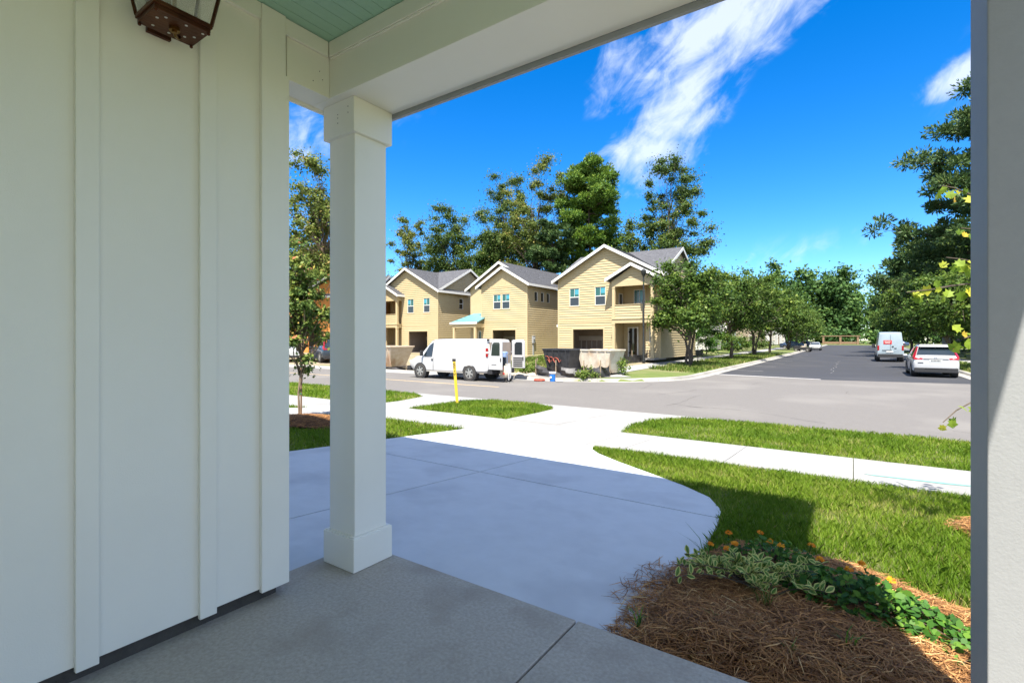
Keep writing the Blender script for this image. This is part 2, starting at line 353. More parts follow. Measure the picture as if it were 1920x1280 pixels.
def tri(bm): bmesh.ops.triangulate(bm, faces=bm.faces[:])
def sheet(name, polys, off, m, hf=None, depth=0, step=None, parent=None, kind='structure'):
    """lays flat polygons over the terrain profile, off metres above it"""
    bm = bmesh.new()
    for poly in polys:
        bm.faces.new([bm.verts.new((x, y, 0)) for x, y in poly])
    tri(bm)
    cuts = [('y', b[0]) for b in PR[1:-1]]
    if step:
        xx = [v.co.x for v in bm.verts]; yy = [v.co.y for v in bm.verts]
        cuts += [('x', min(xx)+step*i) for i in range(1, int((max(xx)-min(xx))/step)+1)] + [('y', min(yy)+step*i) for i in range(1, int((max(yy)-min(yy))/step)+1)]
    for ax, c in cuts:
        bmesh.ops.bisect_plane(bm, geom=bm.verts[:]+bm.edges[:]+bm.faces[:], plane_co=(c, 0, 0) if ax == 'x' else (0, c, 0), plane_no=(1, 0, 0) if ax == 'x' else (0, 1, 0))
    hf = hf or (lambda x, y: gz(y))
    for v in bm.verts: v.co.z = hf(v.co.x, v.co.y)+off
    bmesh.ops.recalc_face_normals(bm, faces=bm.faces)
    for f in bm.faces:
        if f.normal.z < 0: f.normal_flip()
    if depth:
        r = bmesh.ops.extrude_face_region(bm, geom=bm.faces[:])
        for e in r['geom']:
            if isinstance(e, bmesh.types.BMVert): e.co.z += depth
        # lower the original
        ext = {e for e in r['geom'] if isinstance(e, bmesh.types.BMVert)}
        for v in bm.verts: v.co.z -= depth
        bmesh.ops.recalc_face_normals(bm, faces=bm.faces)
    me = bpy.data.meshes.new(name); bm.to_mesh(me); bm.free(); me.materials.append(m)
    o = link(bpy.data.objects.new(name, me), parent)
    if kind: tag(o, kind=kind)
    return o
def clip(poly, a, b, c):   # keep a*x+b*y<=c
    out = []
    for i in range(len(poly)):
        p, q = poly[i], poly[(i+1) % len(poly)]
        dp, dq = a*p[0]+b*p[1]-c, a*q[0]+b*q[1]-c
        if dp <= 0: out.append(p)
        if dp*dq < 0:
            t = dp/(dp-dq); out.append((p[0]+(q[0]-p[0])*t, p[1]+(q[1]-p[1])*t))
    return out
def slabs(poly, xc, yc, g_=.005):
    ps = [poly]
    for x in xc: ps = [k for p in ps for k in (clip(p, 1, 0, x-g_), clip(p, -1, 0, -x-g_)) if len(k) > 2]
    for y in yc: ps = [k for p in ps for k in (clip(p, 0, 1, y-g_), clip(p, 0, -1, -y-g_)) if len(k) > 2]
    return ps
DRIVE = [(-6.2, 1.2), (-.81, 1.2), (-.81, 2.2), (-.87, 2.44), (-.90, 2.93), (-.87, 3.48), (-.90, 4.0), (-.93, 4.35), (-1.0, 4.83), (-1.2, 5.25), (-1.56, 5.6), (-2.09, 5.99), (-2.63, 6.38),
         (-3.11, 6.78), (-3.36, 7.08), (-3.48, 7.41), (-6.2, 7.41)]
sheet('driveway', slabs(DRIVE, [-3.6], [4.55], .009), .02, M['drive_concrete'], depth=.09)
APRON = [(-6.62, 9.37), (-3.82, 9.37), (-4.05, 10.6), (-4.05, 11.7), (-3.85, 12.4), (-3.47, 12.95), (-2.5, 13.32), (-8.3, 13.32), (-7.3, 12.75), (-7.0, 12.2), (-6.8, 11)]
sheet('driveway_apron', slabs(APRON, [-5.3], [11.2], .008), .022, M['walk_concrete'], depth=.09)
sheet('sidewalk', slabs([(-40, 7.42), (9, 7.42), (9, 9.36), (-40, 9.36)], [-38+1.52*i for i in range(31) if not -9 < -38+1.52*i < -4.2]+[-6.6, -3.65, -8.2, -9.8, ], []), .02, M['walk_concrete'], depth=.09)
sheet('neighbour_driveway', slabs([(-11.9, -4), (-9.75, -4), (-9.75, 7.41), (-11.4, 7.41), (-11.9, 6.6)], [], [3.2]) + slabs([(-11.3, 9.37), (-9.85, 9.37), (-10.3, 11.9), (-10.0, 13.32), (-13.6, 13.32), (-12.3, 12.4), (-11.55, 10.6)], [], [11.4]), .02, M['walk_concrete'], depth=.09)
sheet('front_street', [[(-160, 13.3), (160, 13.3), (160, 21.28), (12, 21.28), (5.6, 28.4), (4.9, 31.0), (-1.4, 29.7), (-7.2, 30.6), (-7.6, 28), (-13.3, 21.28), (-160, 21.28)]], .0, M['old_asphalt'])
sheet('side_road', [[(-7.02, 30.4), (-1.4, 29.5), (5.32, 30.7), (5.32, REND), (-7.02, REND)]], .004, M['new_asphalt'])
sheet('stop_line', [[(-7.1, 30.35), (-1.35, 29.45), (-1.38, 29.85), (-7.05, 30.95)]], .008, M['white_marking'])
sheet('centre_line', [[(-40, 17.42), (-12.5, 17.22), (-12.5, 17.06), (-40, 17.26)]], .004, M['yellow_marking'])
pk = []
for y in (35.2, 41.5, 47.2, 53.6, 60, 67, 74): pk.append([(-6.9, y), (-4.75, y), (-4.75, y+.13), (-6.9, y+.13)]); pk.append([(3.2, y+1.5), (5.2, y+1.5), (5.2, y+1.63), (3.2, y+1.63)])
sheet('parking_lines', pk, .009, M['white_marking'])
sheet('road_scratch', [[(-1.15+.12*math.sin(i*2.1), 35.5+i*1.9), (-1.11+.12*math.sin(i*2.1), 35.6+i*1.9), (-1.12+.10*math.cos(i*1.3), 36.7+i*1.9)] for i in range(12)], .0095, M['white_marking'])
sheet('bounce_walk', slabs([(.78, -6), (2.3, -6), (2.3, 2.06), (.78, 2.06)], [], [-4, -2, 0]), .02, M['walk_concrete'], depth=.09)  # unseen pale path, added to bounce warm sunlight into the porch
rc_ = random.Random(77); ck = []
for k in range(26):
    x, y, a = rc_.uniform(-14, 9), rc_.uniform(13.9, 28), rc_.choice((0, 0, .12, -.15, 1.5)); 
    if y > 20.6 and not -5 < x < 4: continue
    for j in range(rc_.randint(3, 9)):
        L_ = rc_.uniform(.25, .6); a += rc_.uniform(-.35, .35); dx, dy = math.cos(a)*L_, math.sin(a)*L_; w_ = rc_.uniform(.006, .016); px_, py_ = -math.sin(a)*w_, math.cos(a)*w_
        if y+dy < 13.5: break
        ck.append([(x-px_, y-py_), (x+dx-px_*.7, y+dy-py_*.7), (x+dx+px_*.7, y+dy+py_*.7), (x+px_, y+py_)]); x += dx; y += dy
sheet('road_crack', ck, .004, M['road_crack'])
sheet('survey_paint', [[(.2, 7.96), (.9, 8.0), (1.3, 8.10), (1.28, 8.16), (.8, 8.09), (.1, 8.02)]], .024, M['cyan_marking'])
def kerb(side):
    X = KXL if side < 0 else KXR; s = -1 if side < 0 else 1
    path = [(X, REND)]+[(X, y) for y in range(180, 28, -6)]+[(X+s*(R0-R0*math.cos(t)), KY+R0-R0*math.sin(t)) for t in [math.pi/2*i/10 for i in range(11)]]+[(s*(abs(X)+R0)+s*d, KY) for d in (4, 12, 25, 60, 140)]
    k = MB(); rings = []
    for i, p in enumerate(path):
        a = Vector(path[max(i-1, 0)]); b = Vector(path[min(i+1, len(path)-1)]); d = (b-a).normalized(); nrm = Vector((d.y, -d.x))*(-1 if side > 0 else 1)*1
        if i == 0 or True:
            c = Vector(p); inn = Vector((X+s*20, KY+30))
            if (inn-c).dot(nrm) < 0: nrm = -nrm
        z = gz(p[1]); q = lambda o_, h: (p[0]+nrm.x*o_, p[1]+nrm.y*o_, z+h)
        rings.append([q(-.42, -.04), q(-.42, .006), q(-.02, .012), q(.03, .125), q(.07, .14), q(.19, .14), q(.19, -.04)])
    k.loft(rings); tag(k.build('kerb', M['kerb_concrete']), kind='structure')
kerb(-1); kerb(1)
Lh = lambda x, y: land(x, y)
sheet('far_sidewalk', [[(-12.4, 31), (-10.9, 31), (-10.9, 180), (-12.4, 180)], [(-12.4, 31), (-10.9, 31), (-10.75, 27.5), (-10.2, 25.1), (-9.2, 24.0), (-12.1, 21.75), (-14.2, 21.65), (-13.1, 24.2), (-12.55, 27.5)],
      [(7.2, 29), (8.7, 29), (8.7, 180), (7.2, 180)]], .02, M['walk_concrete'], hf=Lh, step=1.3)

# ------------------------------------------------------------------ grass, straw and small leaves
rng = np.random.default_rng(7)
def inpoly(P, poly):
    x, y = P[:, 0], P[:, 1]; c = np.zeros(len(P), bool); n = len(poly); j = n-1
    for i in range(n):
        xi, yi = poly[i]; xj, yj = poly[j]
        c ^= ((yi > y) != (yj > y)) & (x < (xj-xi)*(y-yi)/(yj-yi+1e-12)+xi); j = i
    return c
gzv = np.vectorize(gz)
def vnoise(P, s, seed):   # cheap smooth value noise
    r = np.random.default_rng(seed); T = r.random((64, 64)); q = P*s; i = np.floor(q).astype(int); f = q-i; f = f*f*(3-2*f)
    g_ = lambda a, b: T[(i[:, 0]+a) % 64, (i[:, 1]+b) % 64]
    return (g_(0,0)*(1-f[:,0])+g_(1,0)*f[:,0])*(1-f[:,1])+(g_(0,1)*(1-f[:,0])+g_(1,1)*f[:,0])*f[:,1]
def blades(polys, dens, h, w, edge=0, hf=None):
    V = []; VAR = []
    for poly in polys:
        A = np.array(poly); lo, hi = A.min(0), A.max(0); n = int((hi-lo).prod()*dens)
        P = rng.random((n, 2))*(hi-lo)+lo; P = P[inpoly(P, poly)]
        k = vnoise(P, 1.7, 3)*.6+vnoise(P, 6, 4)*.4; P = P[rng.random(len(P)) < .35+k*1.1]
        k = vnoise(P, 1.7, 3)*.6+vnoise(P, 6, 4)*.4
        n = len(P); z = (gzv(P[:, 1]) if hf is None else np.array([hf(a, b) for a, b in P]))-.005
        a = rng.random(n)*2*np.pi; hh = h*(.5+.8*rng.random(n))*(.7+.5*k); lean = hh*(.25+.7*rng.random(n)); b = rng.random(n)*2*np.pi
        B = np.c_[P, z]; D = np.c_[np.cos(a), np.sin(a), np.zeros(n)]*w*(.6+.8*rng.random((n, 1)))*.5; Ln = np.c_[np.cos(b), np.sin(b), np.zeros(n)]
        U = np.array([0, 0, 1.0])
        mid = B+U*hh[:, None]*.6+Ln*lean[:, None]*.35; tip = B+U*hh[:, None]+Ln*lean[:, None]
        V.append(np.stack([B-D, B+D, mid+D*.7, tip, mid-D*.7], 1).reshape(-1, 3))
        VAR.append(np.clip(.02+.30*vnoise(P, .8, 21)+.55*(1-k)+.35*rng.random(n)+(rng.random(n) < .06)*.35, 0, 1))
    return np.concatenate(V), np.concatenate(VAR)
curve = [(-.81, 2.2), (-.87, 2.44), (-.90, 2.93), (-.87, 3.48), (-.90, 4.0), (-.93, 4.35), (-1.0, 4.83), (-1.2, 5.25), (-1.56, 5.6), (-2.09, 5.99), (-2.63, 6.38), (-3.11, 6.78), (-3.36, 7.08), (-3.48, 7.41)]
LAWN = [(-.83, 3.42), (-.62, 3.72), (-.2, 3.95), (.1, 3.84), (.4, 3.60), (.7, 3.46), (1.2, 3.42), (3, 3.4), (3, 7.43)]+curve[::-1][:-3]
BED_ = [(-.80, 2.10), (2.2, 2.10), (2.2, 3.9), (1.0, 4.0), (.6, 3.9), (.2, 3.97), (-.2, 4.05), (-.62, 3.78), (-.86, 3.4), (-.90, 2.93), (-.87, 2.44)]
V1, R1 = blades([LAWN], 5200, .062, .0055)
V1b, R1b = blades([[(-.1, 3.84), (.5, 3.46), (2.6, 3.3), (2.6, 3.75), (1.0, 3.75), (.4, 3.92), (.0, 4.1)]], 1700, .05, .005); R1b = np.clip(.74+.26*rng.random(len(R1b)), 0, 1)
V2, R2 = blades([[(-3.85, 9.35), (-4.08, 10.6), (-4.08, 11.7), (-3.9, 12.4), (-3.5, 12.95), (-2.5, 13.3), (9, 13.3), (9, 9.35)]], 1500, .075, .010)
V3, R3 = blades([[(-9.7, 1.4), (-6.24, 1.4), (-6.24, 7.42), (-9.7, 7.42)]], 1500, .075, .010)
V4, R4 = blades([[(-9.85, 9.37), (-6.64, 9.37), (-6.83, 11), (-7.04, 12.2), (-7.35, 12.75), (-8.3, 13.28), (-10.0, 13.28), (-10.3, 11.9)]], 1300, .085, .012)
V5, R5 = blades([[(-30, 9.4), (-11.35, 9.4), (-11.6, 10.6), (-12.35, 12.4), (-13.7, 13.28), (-30, 13.28)], [(-20, 6.2), (-11.95, 6.6), (-11.4, 7.4), (-20, 7.4)]], 420, .09, .02)
go_ = np_mesh('grass', np.concatenate([V1, V1b, V2, V3, V4, V5]), 5, M['grass_blade'], var=np.concatenate([R1, R1b, R2, R3, R4, R5])); tag(go_, 'bright green turf grass of the lawns and verges', 'grass', kind='stuff')

def needles(poly, dens, zf, L=.13, w=.0022, lift=.03):
    A = np.array(poly); lo, hi = A.min(0), A.max(0); n = int((hi-lo).prod()*dens); P = rng.random((n, 2))*(hi-lo)+lo; P = P[inpoly(P, poly)]; n = len(P)
    a = rng.normal(0, 1.1, n)+vnoise(P, 3, 9)*5; l = L*(.5+.8*rng.random(n)); z = zf(P)+lift*rng.random(n)**1.5
    d = np.c_[np.cos(a), np.sin(a), rng.normal(0, .10, n)]*l[:, None]; s = np.c_[-np.sin(a), np.cos(a), np.zeros(n)]
    C = np.c_[P, z]; bow = s*(rng.normal(0, .12, n)*l)[:, None]+np.array([0, 0, 1])*(rng.random(n)*.012)[:, None]; W_ = s*(w*(.6+.7*rng.random(n)))[:, None]+np.array([0, 0, 1])*rng.normal(0, .0008, (n, 1))
    p0, p1, p2 = C-d*.5, C+bow, C+d*.5
    q = np.stack([p0-W_*.4, p0+W_*.4, p1+W_, p1-W_, p1-W_, p1+W_, p2+W_*.3, p2-W_*.3], 1).reshape(-1, 3)
    v = np.clip(rng.random(n)*.8+.2*vnoise(P, 4, 5), 0, 1)
    return q, np.repeat(v, 2)
def bedz(P):
    x, y = P[:, 0], P[:, 1]; e = np.clip(np.minimum(np.minimum(x+.88, y-2.12), 4.0-.5*np.clip(x/.6, 0, 1)-y)/.25, 0, 1)
    return gzv(y)+.005+e*(.055+.03*vnoise(P, 3, 11))
bm_ = MB(); NXB = 46; NYB = 34
bx_ = np.linspace(-.88, 2.2, NXB); by_ = np.linspace(2.11, 3.98, NYB); PP = np.array([(x, y) for y in by_ for x in bx_]); ZZ = bedz(PP)-.008
bm_.v = [(p[0], p[1], z) for p, z in zip(PP, ZZ)]; bm_.f = [(j*NXB+i, j*NXB+i+1, (j+1)*NXB+i+1, (j+1)*NXB+i) for j in range(NYB-1) for i in range(NXB-1)]
tag(bm_.build('planting_bed', M['mulch_soil'], smooth=True), kind='structure')
q1, r1 = needles([(-.97, 2.2), (-.80, 2.13), (2.2, 2.13), (2.2, 3.46), (1.0, 3.48), (.7, 3.52), (.4, 3.66), (.1, 3.90), (-.2, 4.02), (-.62, 3.8), (-.90, 3.4), (-1.0, 2.93), (-.98, 2.6)], 8500, bedz)
q1b, r1b = needles([(-1.12, 2.5), (-.9, 2.4), (-.9, 3.35), (-1.08, 3.2)], 900, lambda P: gzv(P[:, 1])+.028, lift=.012)
def ringpoly(cx, cy, r, n=18, j=.1): return [(cx+r*(1+j*math.sin(i*2.3))*math.cos(2*math.pi*i/n), cy+r*.9*(1+j*math.cos(i*1.7))*math.sin(2*math.pi*i/n)) for i in range(n)]
def moundz(cx, cy, r, h): return lambda P: gzv(P[:, 1])+.012+h*np.clip(1-((P[:, 0]-cx)**2+(P[:, 1]-cy)**2)/(r*r), 0, 1)
RINGS = [(-8.75, 5.62, .95, .13), (1.28, 5.70, .55, .07)]
for (cx_, cy_, r_, h_) in RINGS:
    mb = MB(); mz = moundz(cx_, cy_, r_*1.1, h_); rings = []
    for k in range(8):
        pts = np.array(ringpoly(cx_, cy_, r_*(1-k/8), 24)); zz = mz(pts)-.006; rings.append([(p[0], p[1], z) for p, z in zip(pts, zz)])
    mb.loft(rings, cap=False); mb.f.append(tuple(range(7*24, 8*24))); tag(mb.build('mulch_ring', M['mulch_soil'], smooth=True), kind='structure')
q2, r2 = needles(ringpoly(-8.75, 5.62, 1.0), 2600, moundz(-8.75, 5.62, 1.05, .13), w=.004)
q3, r3 = needles(ringpoly(1.28, 5.70, .58), 4200, moundz(1.28, 5.70, .60, .07), w=.003)
# pine straw along the house foundation bed
st = np_mesh('pine_straw', np.concatenate([q1, q1b, q2, q3]), 4, M['straw'], var=np.concatenate([r1, r1b, r2, r3])); tag(st, 'reddish brown pine straw mulch over the planting beds', 'pine straw', kind='stuff')

def leaf_quads(C, size, n_, rng_, aspect=.62, droop=0, fold=0):
    """diamond leaves at centres C with normals n_"""
    n = len(C); t = rng_.normal(size=(n, 3)); t -= (t*n_).sum(1)[:, None]*n_; t /= np.linalg.norm(t, axis=1)[:, None]+1e-9
    if droop: t[:, 2] -= droop; t /= np.linalg.norm(t, axis=1)[:, None]
    b = np.cross(n_, t); s = size if np.ndim(size) else np.full(n, size)
    s = (s*(.65+.7*rng_.random(n)))[:, None]
    return np.stack([C-t*s*.5, C+b*s*aspect*.5+t*s*.05, C+t*s*.55, C-b*s*aspect*.5+t*s*.05], 1).reshape(-1, 3)

def crown_leaves(r, clumps, per, size, outw=.55, up=.45, flat=.75, cen=None):
    C = []; NN = []; VR = []
    for (c, rad_) in clumps:
        n = int(per*(.7+.6*r.random())); d = r.normal(size=(n, 3)); d /= np.linalg.norm(d, axis=1)[:, None]; rho = np.minimum(np.abs(r.normal(size=n))*.62+.12, 1.7)
        P = d*rho[:, None]*rad_*(.75+.5*r.random((n, 1))); P *= r.uniform(.65, 1.45, 3); P[:, 2] *= flat; C.append(P+c)
        o = d*1.0; 
        P *= 1
        nn = o*outw+np.array([0, 0, up])+r.normal(size=(n, 3))*.5; NN.append(nn/np.linalg.norm(nn, axis=1)[:, None])
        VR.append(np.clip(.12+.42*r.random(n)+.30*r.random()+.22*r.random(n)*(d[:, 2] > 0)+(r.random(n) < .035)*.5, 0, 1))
    return leaf_quads(np.concatenate(C), size, np.concatenate(NN), r), np.concatenate(VR)

def limb(mb, p0, p1, r0, r1, r, wob=.08, n=5, sag=0):
    p0 = np.array(p0); p1 = np.array(p1); L_ = np.linalg.norm(p1-p0); pts = []
    for i in range(n+1):
        t = i/n; p = p0+(p1-p0)*t+np.array([0, 0, 1])*(sag*math.sin(math.pi*t)*L_)
        if 0 < i < n: p = p+r.normal(size=3)*wob*L_*.35
        pts.append(p)
    mb.tube(pts, [r0+(r1-r0)*(i/n) for i in range(n+1)], 5 if r0 < .05 else 8, cap=False); return pts

def broadleaf(name, label, loc, seed, H, th, rx, rz, ncl, per, lsize, lm, bark, r0=.15, cr=.22, group=None, lean=(0, 0), multi=1, hollow=.45, lobes=.28, cat='tree', squash=1.0, topbias=0):
    r = np.random.default_rng(seed); t = thing(name, label, cat, loc, 0, group)
    cz = H-rz; c0 = np.array([lean[0], lean[1], cz]); tb = MB()
    ph = r.random(6)*6.28; clumps = []
    base = []
    for k in range(multi):
        a = 6.28*k/multi+r.random(); off = (0 if multi == 1 else .6*rx*.35)
        top = np.array([lean[0]*.8+off*math.cos(a)*1.6, lean[1]*.8+off*math.sin(a)*1.6, cz+rz*.45])
        pts = limb(tb, (0.06*math.cos(a)*(multi > 1), .06*math.sin(a)*(multi > 1), -.15), top, r0*(1 if multi == 1 else .62), r0*.18, r, .035, 9); base.append(pts)
    tries = 0
    while len(clumps) < ncl and tries < ncl*8:
        tries += 1
        d = r.normal(size=3); d /= np.linalg.norm(d); th_ = math.atan2(d[1], d[0])
        lob = 1+lobes*math.sin(2*th_+ph[0]+3*d[2])+lobes*.8*math.sin(3*th_+ph[1]-4*d[2])+lobes*.5*math.sin(5*d[2]+ph[2])
        rho = (hollow+(1-hollow)*r.random()**.6)*lob
        if rho > 1.32: continue
        zz = d[2]*rz*rho; w_ = rx*rho*(1-.18*max(0, d[2]))
        p = c0+np.array([d[0]*w_, d[1]*w_*squash, zz])
        if p[2] < th*.85: continue
        if p[2] > H+.3: p[2] = H-.2*r.random()
        clumps.append((p, cr*rx*(.6+.75*r.random())))
    for (p, cr_) in clumps:
        b = base[r.integers(len(base))]; i = min(len(b)-2, max(2, int(len(b)*(.25+.6*((p[2]-th)/(max(.5, H-th))))))); q = b[i]
        limb(tb, q, p, max(.012, r0*.30*(1-i/len(b))+.01), .006+lsize*.03, r, .10, 4, .08)
        for k in range(2):
            e = np.array(p)+r.normal(size=3)*cr_*.7; limb(tb, p, e, .008+lsize*.03, .004, r, .1, 2)
    tb.build('trunk', bark, t, smooth=True)
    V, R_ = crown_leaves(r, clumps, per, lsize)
    np_mesh('crown', V, 4, lm, t, R_); return t

def pine(name, label, loc, seed, H, th, rx, nb, lsize, lm, r0=.28, group=None, prof=None, trunk_lean=(0, 0), bias=None, per=150, crr=.13):
    r = np.random.default_rng(seed); t = thing(name, label, 'pine tree', loc, 0, group); tb = MB()
    top = np.array([trunk_lean[0], trunk_lean[1], H-.4]); pts = limb(tb, (0, 0, -.3), top, r0, .05, r, .012, 12)
    prof = prof or (lambda u: (.35+.75*math.sin(math.pi*min(1, (1-u)*.9+.12))))
    C = []; NN = []; VR = []
    for i in range(nb):
        u = (i+r.random()*.8)/nb; z = min(H-.3, th+(H-th)*u**.9+r.normal()*.035*(H-th)); a = i*2.4+r.random()*.9
        if bias is not None: a = bias[0]+r.normal()*bias[1]
        L_ = rx*prof(u)*(.65+.55*r.random()); q = np.array(top)*z/H; q[2] = z-.1*L_
        e = q+np.array([math.cos(a)*L_, math.sin(a)*L_, L_*(.10+.35*u)*(r.random()*.8+.3)])
        lp = limb(tb, q, e, .028+.018*L_, .02, r, .06, 6, -.05)
        ns = 3+int(L_*1.5)
        for k in range(ns):
            f = .35+.65*(k+.5)/ns; idx = min(5, int(f*6)); c = np.array(lp[idx])*(1-(f*6-idx))+np.array(lp[idx+1])*(f*6-idx)
            side = r.normal(size=3)*np.array([1, 1, .25])*L_*.22*(1-.4*f)
            cc = c+side+np.array([0, 0, .25*crr*rx]); limb(tb, c, cc, .02, .012, r, .05, 2)
            rr = crr*rx*(.7+.7*r.random()); n = int(per*(.7+.5*r.random()))
            d = r.normal(size=(n, 3)); d /= np.linalg.norm(d, axis=1)[:, None]; P = d*(r.random((n, 1))**.5)*rr*np.array([1.15, 1.15, .8]); C.append(P+cc)
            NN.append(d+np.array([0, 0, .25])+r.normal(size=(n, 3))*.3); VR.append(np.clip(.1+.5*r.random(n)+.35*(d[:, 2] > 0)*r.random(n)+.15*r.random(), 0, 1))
    C = np.concatenate(C); NN = np.concatenate(NN); T = NN/np.linalg.norm(NN, axis=1)[:, None]   # needles point outwards
    s = (lsize*(.6+.7*r.random(len(C))))[:, None]; b = np.cross(T, r.normal(size=(len(C), 3))); b /= np.linalg.norm(b, axis=1)[:, None]
    V = np.stack([C-T*s*.5, C+b*s*.16, C+T*s*.5, C-b*s*.16], 1).reshape(-1, 3)
    tb.build('trunk', M['pine_bark'], t, smooth=True); np_mesh('crown', V, 4, lm, t, np.concatenate(VR)); return t

# ------------------------------------------------------------------ the porch house the camera stands in
PH = thing('porch_house', 'cream white house with board and batten wall and covered porch in the foreground', 'house', (0, 0, 0))
P_ = M['porch_paint']
WX = -2.50
w = MB(); w.box(WX-.16, WX, -3.2, 1.478, .066, 3.06); w.build('wall_panel', M['panel_paint'], PH, bevel=.003)
w = MB(); w.box(WX-.15, WX-.03, -3.2, 1.455, -.02, .066+.0); w.build('foundation', M['foundation'], PH)
for y in (-2.91, -2.47, -2.03, -1.59, -1.15, -.71, -.27, .17, .618, 1.062):
    w = MB(); w.box(WX-.002, WX+.022, y, y+.074, .050, 2.972); w.build('batten', P_, PH, bevel=.003)
w = MB(); w.box(WX-.002, WX+.024, 1.350, 1.480, .052, 3.055); w.build('corner_board', P_, PH, bevel=.003)
w = MB(); w.box(WX-.002, WX+.020, -3.2, 1.349, 2.974, 3.056); w.build('frieze_board', P_, PH, bevel=.003)
w = MB(); w.box(WX-.165, WX+.02, 1.4805, 1.50, .052, 2.74); w.build('end_board', P_, PH)
w = MB(); w.box(-2.675, .640, 1.766, 2.115, 2.741, 3.30); w.build('front_beam', P_, PH, bevel=.003)
w = MB(); w.box(-2.678, .643, 2.117, 2.142, 2.715, 3.30); w.build('beam_fascia', M['meter_grey'], PH, bevel=.002)
w = MB(); w.box(-2.675, -2.506, 1.502, 1.765, 2.742, 3.30); w.build('side_beam', P_, PH, bevel=.003)
w = MB(); w.box(-2.695, -2.6755, 1.35, 2.11, 2.722, 3.30); w.build('side_fascia', P_, PH, bevel=.002)
w = MB(); w.box(.26, .640, -3.2, 1.765, 2.742, 3.30); w.build('right_beam', P_, PH, bevel=.003)
w = MB(); w.box(-2.485, .258, 1.7465, 1.7655, 2.967, 3.054); w.box(-2.4855, .258, 1.752, 1.7655, 2.957, 2.9665); w.build('crown_moulding', P_, PH, bevel=.003)
w = MB(); w.box(-2.5055, -2.4865, 1.4815, 1.7455, 2.967, 3.054); w.build('crown_return', P_, PH, bevel=.003)
w = MB()
cx_ = -2.505
while cx_ < .27:
    w.box(cx_, cx_+.079, -3.2, 1.766, 3.058, 3.085); w.box(cx_+.035, cx_+.0375, -3.2, 1.766, 3.0575, 3.058); cx_ += .083
w.box(-2.505, .27, -3.2, 1.766, 3.066, 3.10); w.build('ceiling', M['ceiling_paint'], PH)
for (x0, y0) in ((-2.615, 1.844), (.30, 1.844)):
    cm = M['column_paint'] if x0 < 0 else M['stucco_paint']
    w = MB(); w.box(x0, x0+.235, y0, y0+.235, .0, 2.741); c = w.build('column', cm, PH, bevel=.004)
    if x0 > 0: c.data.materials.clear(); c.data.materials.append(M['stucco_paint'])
    if x0 < 0:
        w = MB(); e = .026; w.box(x0-e, x0+.235+e, y0-e, y0+.235+e, .002, .195); w.build('column_base', cm, c, bevel=.004)
        w = MB(); e = .018; w.box(x0-e, x0+.235+e, y0-e, y0+.235+e, .195, .201); w.build('base_cap', cm, c)
        w = MB(); e = .026; w.box(x0-e, x0+.235+e, y0-e, y0+.235+e, 2.54, 2.7405); w.build('column_cap', cm, c, bevel=.004)
for (x, z) in ((-2.50, 2.665), (-2.50, 2.645), (-2.50, 2.615), (-2.405, 2.69), (-2.405, 2.655)):
    w = MB(); w.cyl((x, 1.8175, z), .003, -.0012, 'y', 8); w.build('nail_head', M['foundation'], PH)
for (y, z) in ((1.70, 2.87), (1.72, 2.83), (1.66, 2.80)):
    w = MB(); w.cyl((-2.5062, y, z), .003, .0012, 'x', 8); w.build('nail_head', M['foundation'], PH)
# rest of the house behind and above the porch
def lapwall(mb, axis, c, out, poly, holes=(), course=.20, t=.10, lap=.040, z0=None):
    """lap siding on the plane axis=c facing 'out' (+1/-1); poly in (u,z); holes (u0,u1,z0,z1)"""
    zs = [p[1] for p in poly]; zb = min(zs) if z0 is None else z0; zt = max(zs)
    def xr(z):
        xs_ = []
        for i in range(len(poly)):
            (a, b), (c_, d) = poly[i], poly[(i+1) % len(poly)]
            if (b-z)*(d-z) <= 0 and b != d: xs_.append(a+(c_-a)*(z-b)/(d-b))
        return (min(xs_), max(xs_)) if len(xs_) > 1 else None
    cuts = sorted({h[2] for h in holes}|{h[3] for h in holes}|{p[1] for p in poly})
    z = zb; n = 0
    while z < zt-.005:
        zn = zb+(n+1)*course; seg = [z]+[q for q in cuts if z+.004 < q < min(zn, zt)-.004]+[min(zn, zt)]
        for a, b in zip(seg, seg[1:]):
            ra = xr(a+1e-4); rb = xr(b-1e-4)
            if not ra or not rb: continue
            iv = [(ra[0], ra[1], rb[0], rb[1])]
            for h in holes:
                if h[2] < (a+b)/2 < h[3]:
                    nv = []
                    for (p, q, p2, q2) in iv:
                        if h[1] <= p or h[0] >= q: nv.append((p, q, p2, q2)); continue
                        if p < h[0]: nv.append((p, h[0], p2, h[0]))
                        if q > h[1]: nv.append((h[1], q, h[1], q2))
                    iv = nv
            zc = zb+n*course; oa = lap*(1-(a-zc)/course)+.003; ob = lap*(1-(b-zc)/course)+.003
            for (p, q, p2, q2) in iv:
                def pt(u, o_, z_): return (u, c+out*o_, z_) if axis == 'y' else (c+out*o_, u, z_)
                mb.hexa([pt(p, -t, a), pt(q, -t, a), pt(q, oa, a), pt(p, oa, a)], [pt(p2, -t, b), pt(q2, -t, b), pt(q2, ob, b), pt(p2, ob, b)])
        z = zn; n += 1
w = MB(); w.box(-9.3, WX-.17, -8, 1.34, -.1, 3.30); w.box(-9.3, .645, -8, 2.112, 3.302, 6.2); w.box(-2.65, .645, -5, -3.2, -.05, 3.30)
w.build('upper_storey', P_, PH)
w = MB()
for (a, b) in (([(-9.75, -8.4), (1.0, -8.4), (1.0, 2.5), (-9.75, 2.5)], [(-5.5, -3), (-3.2, -3), (-3.2, -2.9), (-5.5, -2.9)]),):
    w.hexa([(x, y, 6.2) for x, y in a], [(x, y, 6.32) for x, y in a]); w.hexa([(x, y, 6.325) for x, y in a], [(x, y, 8.9) for x, y in b])
w.build('roof', M['shingle'], PH)
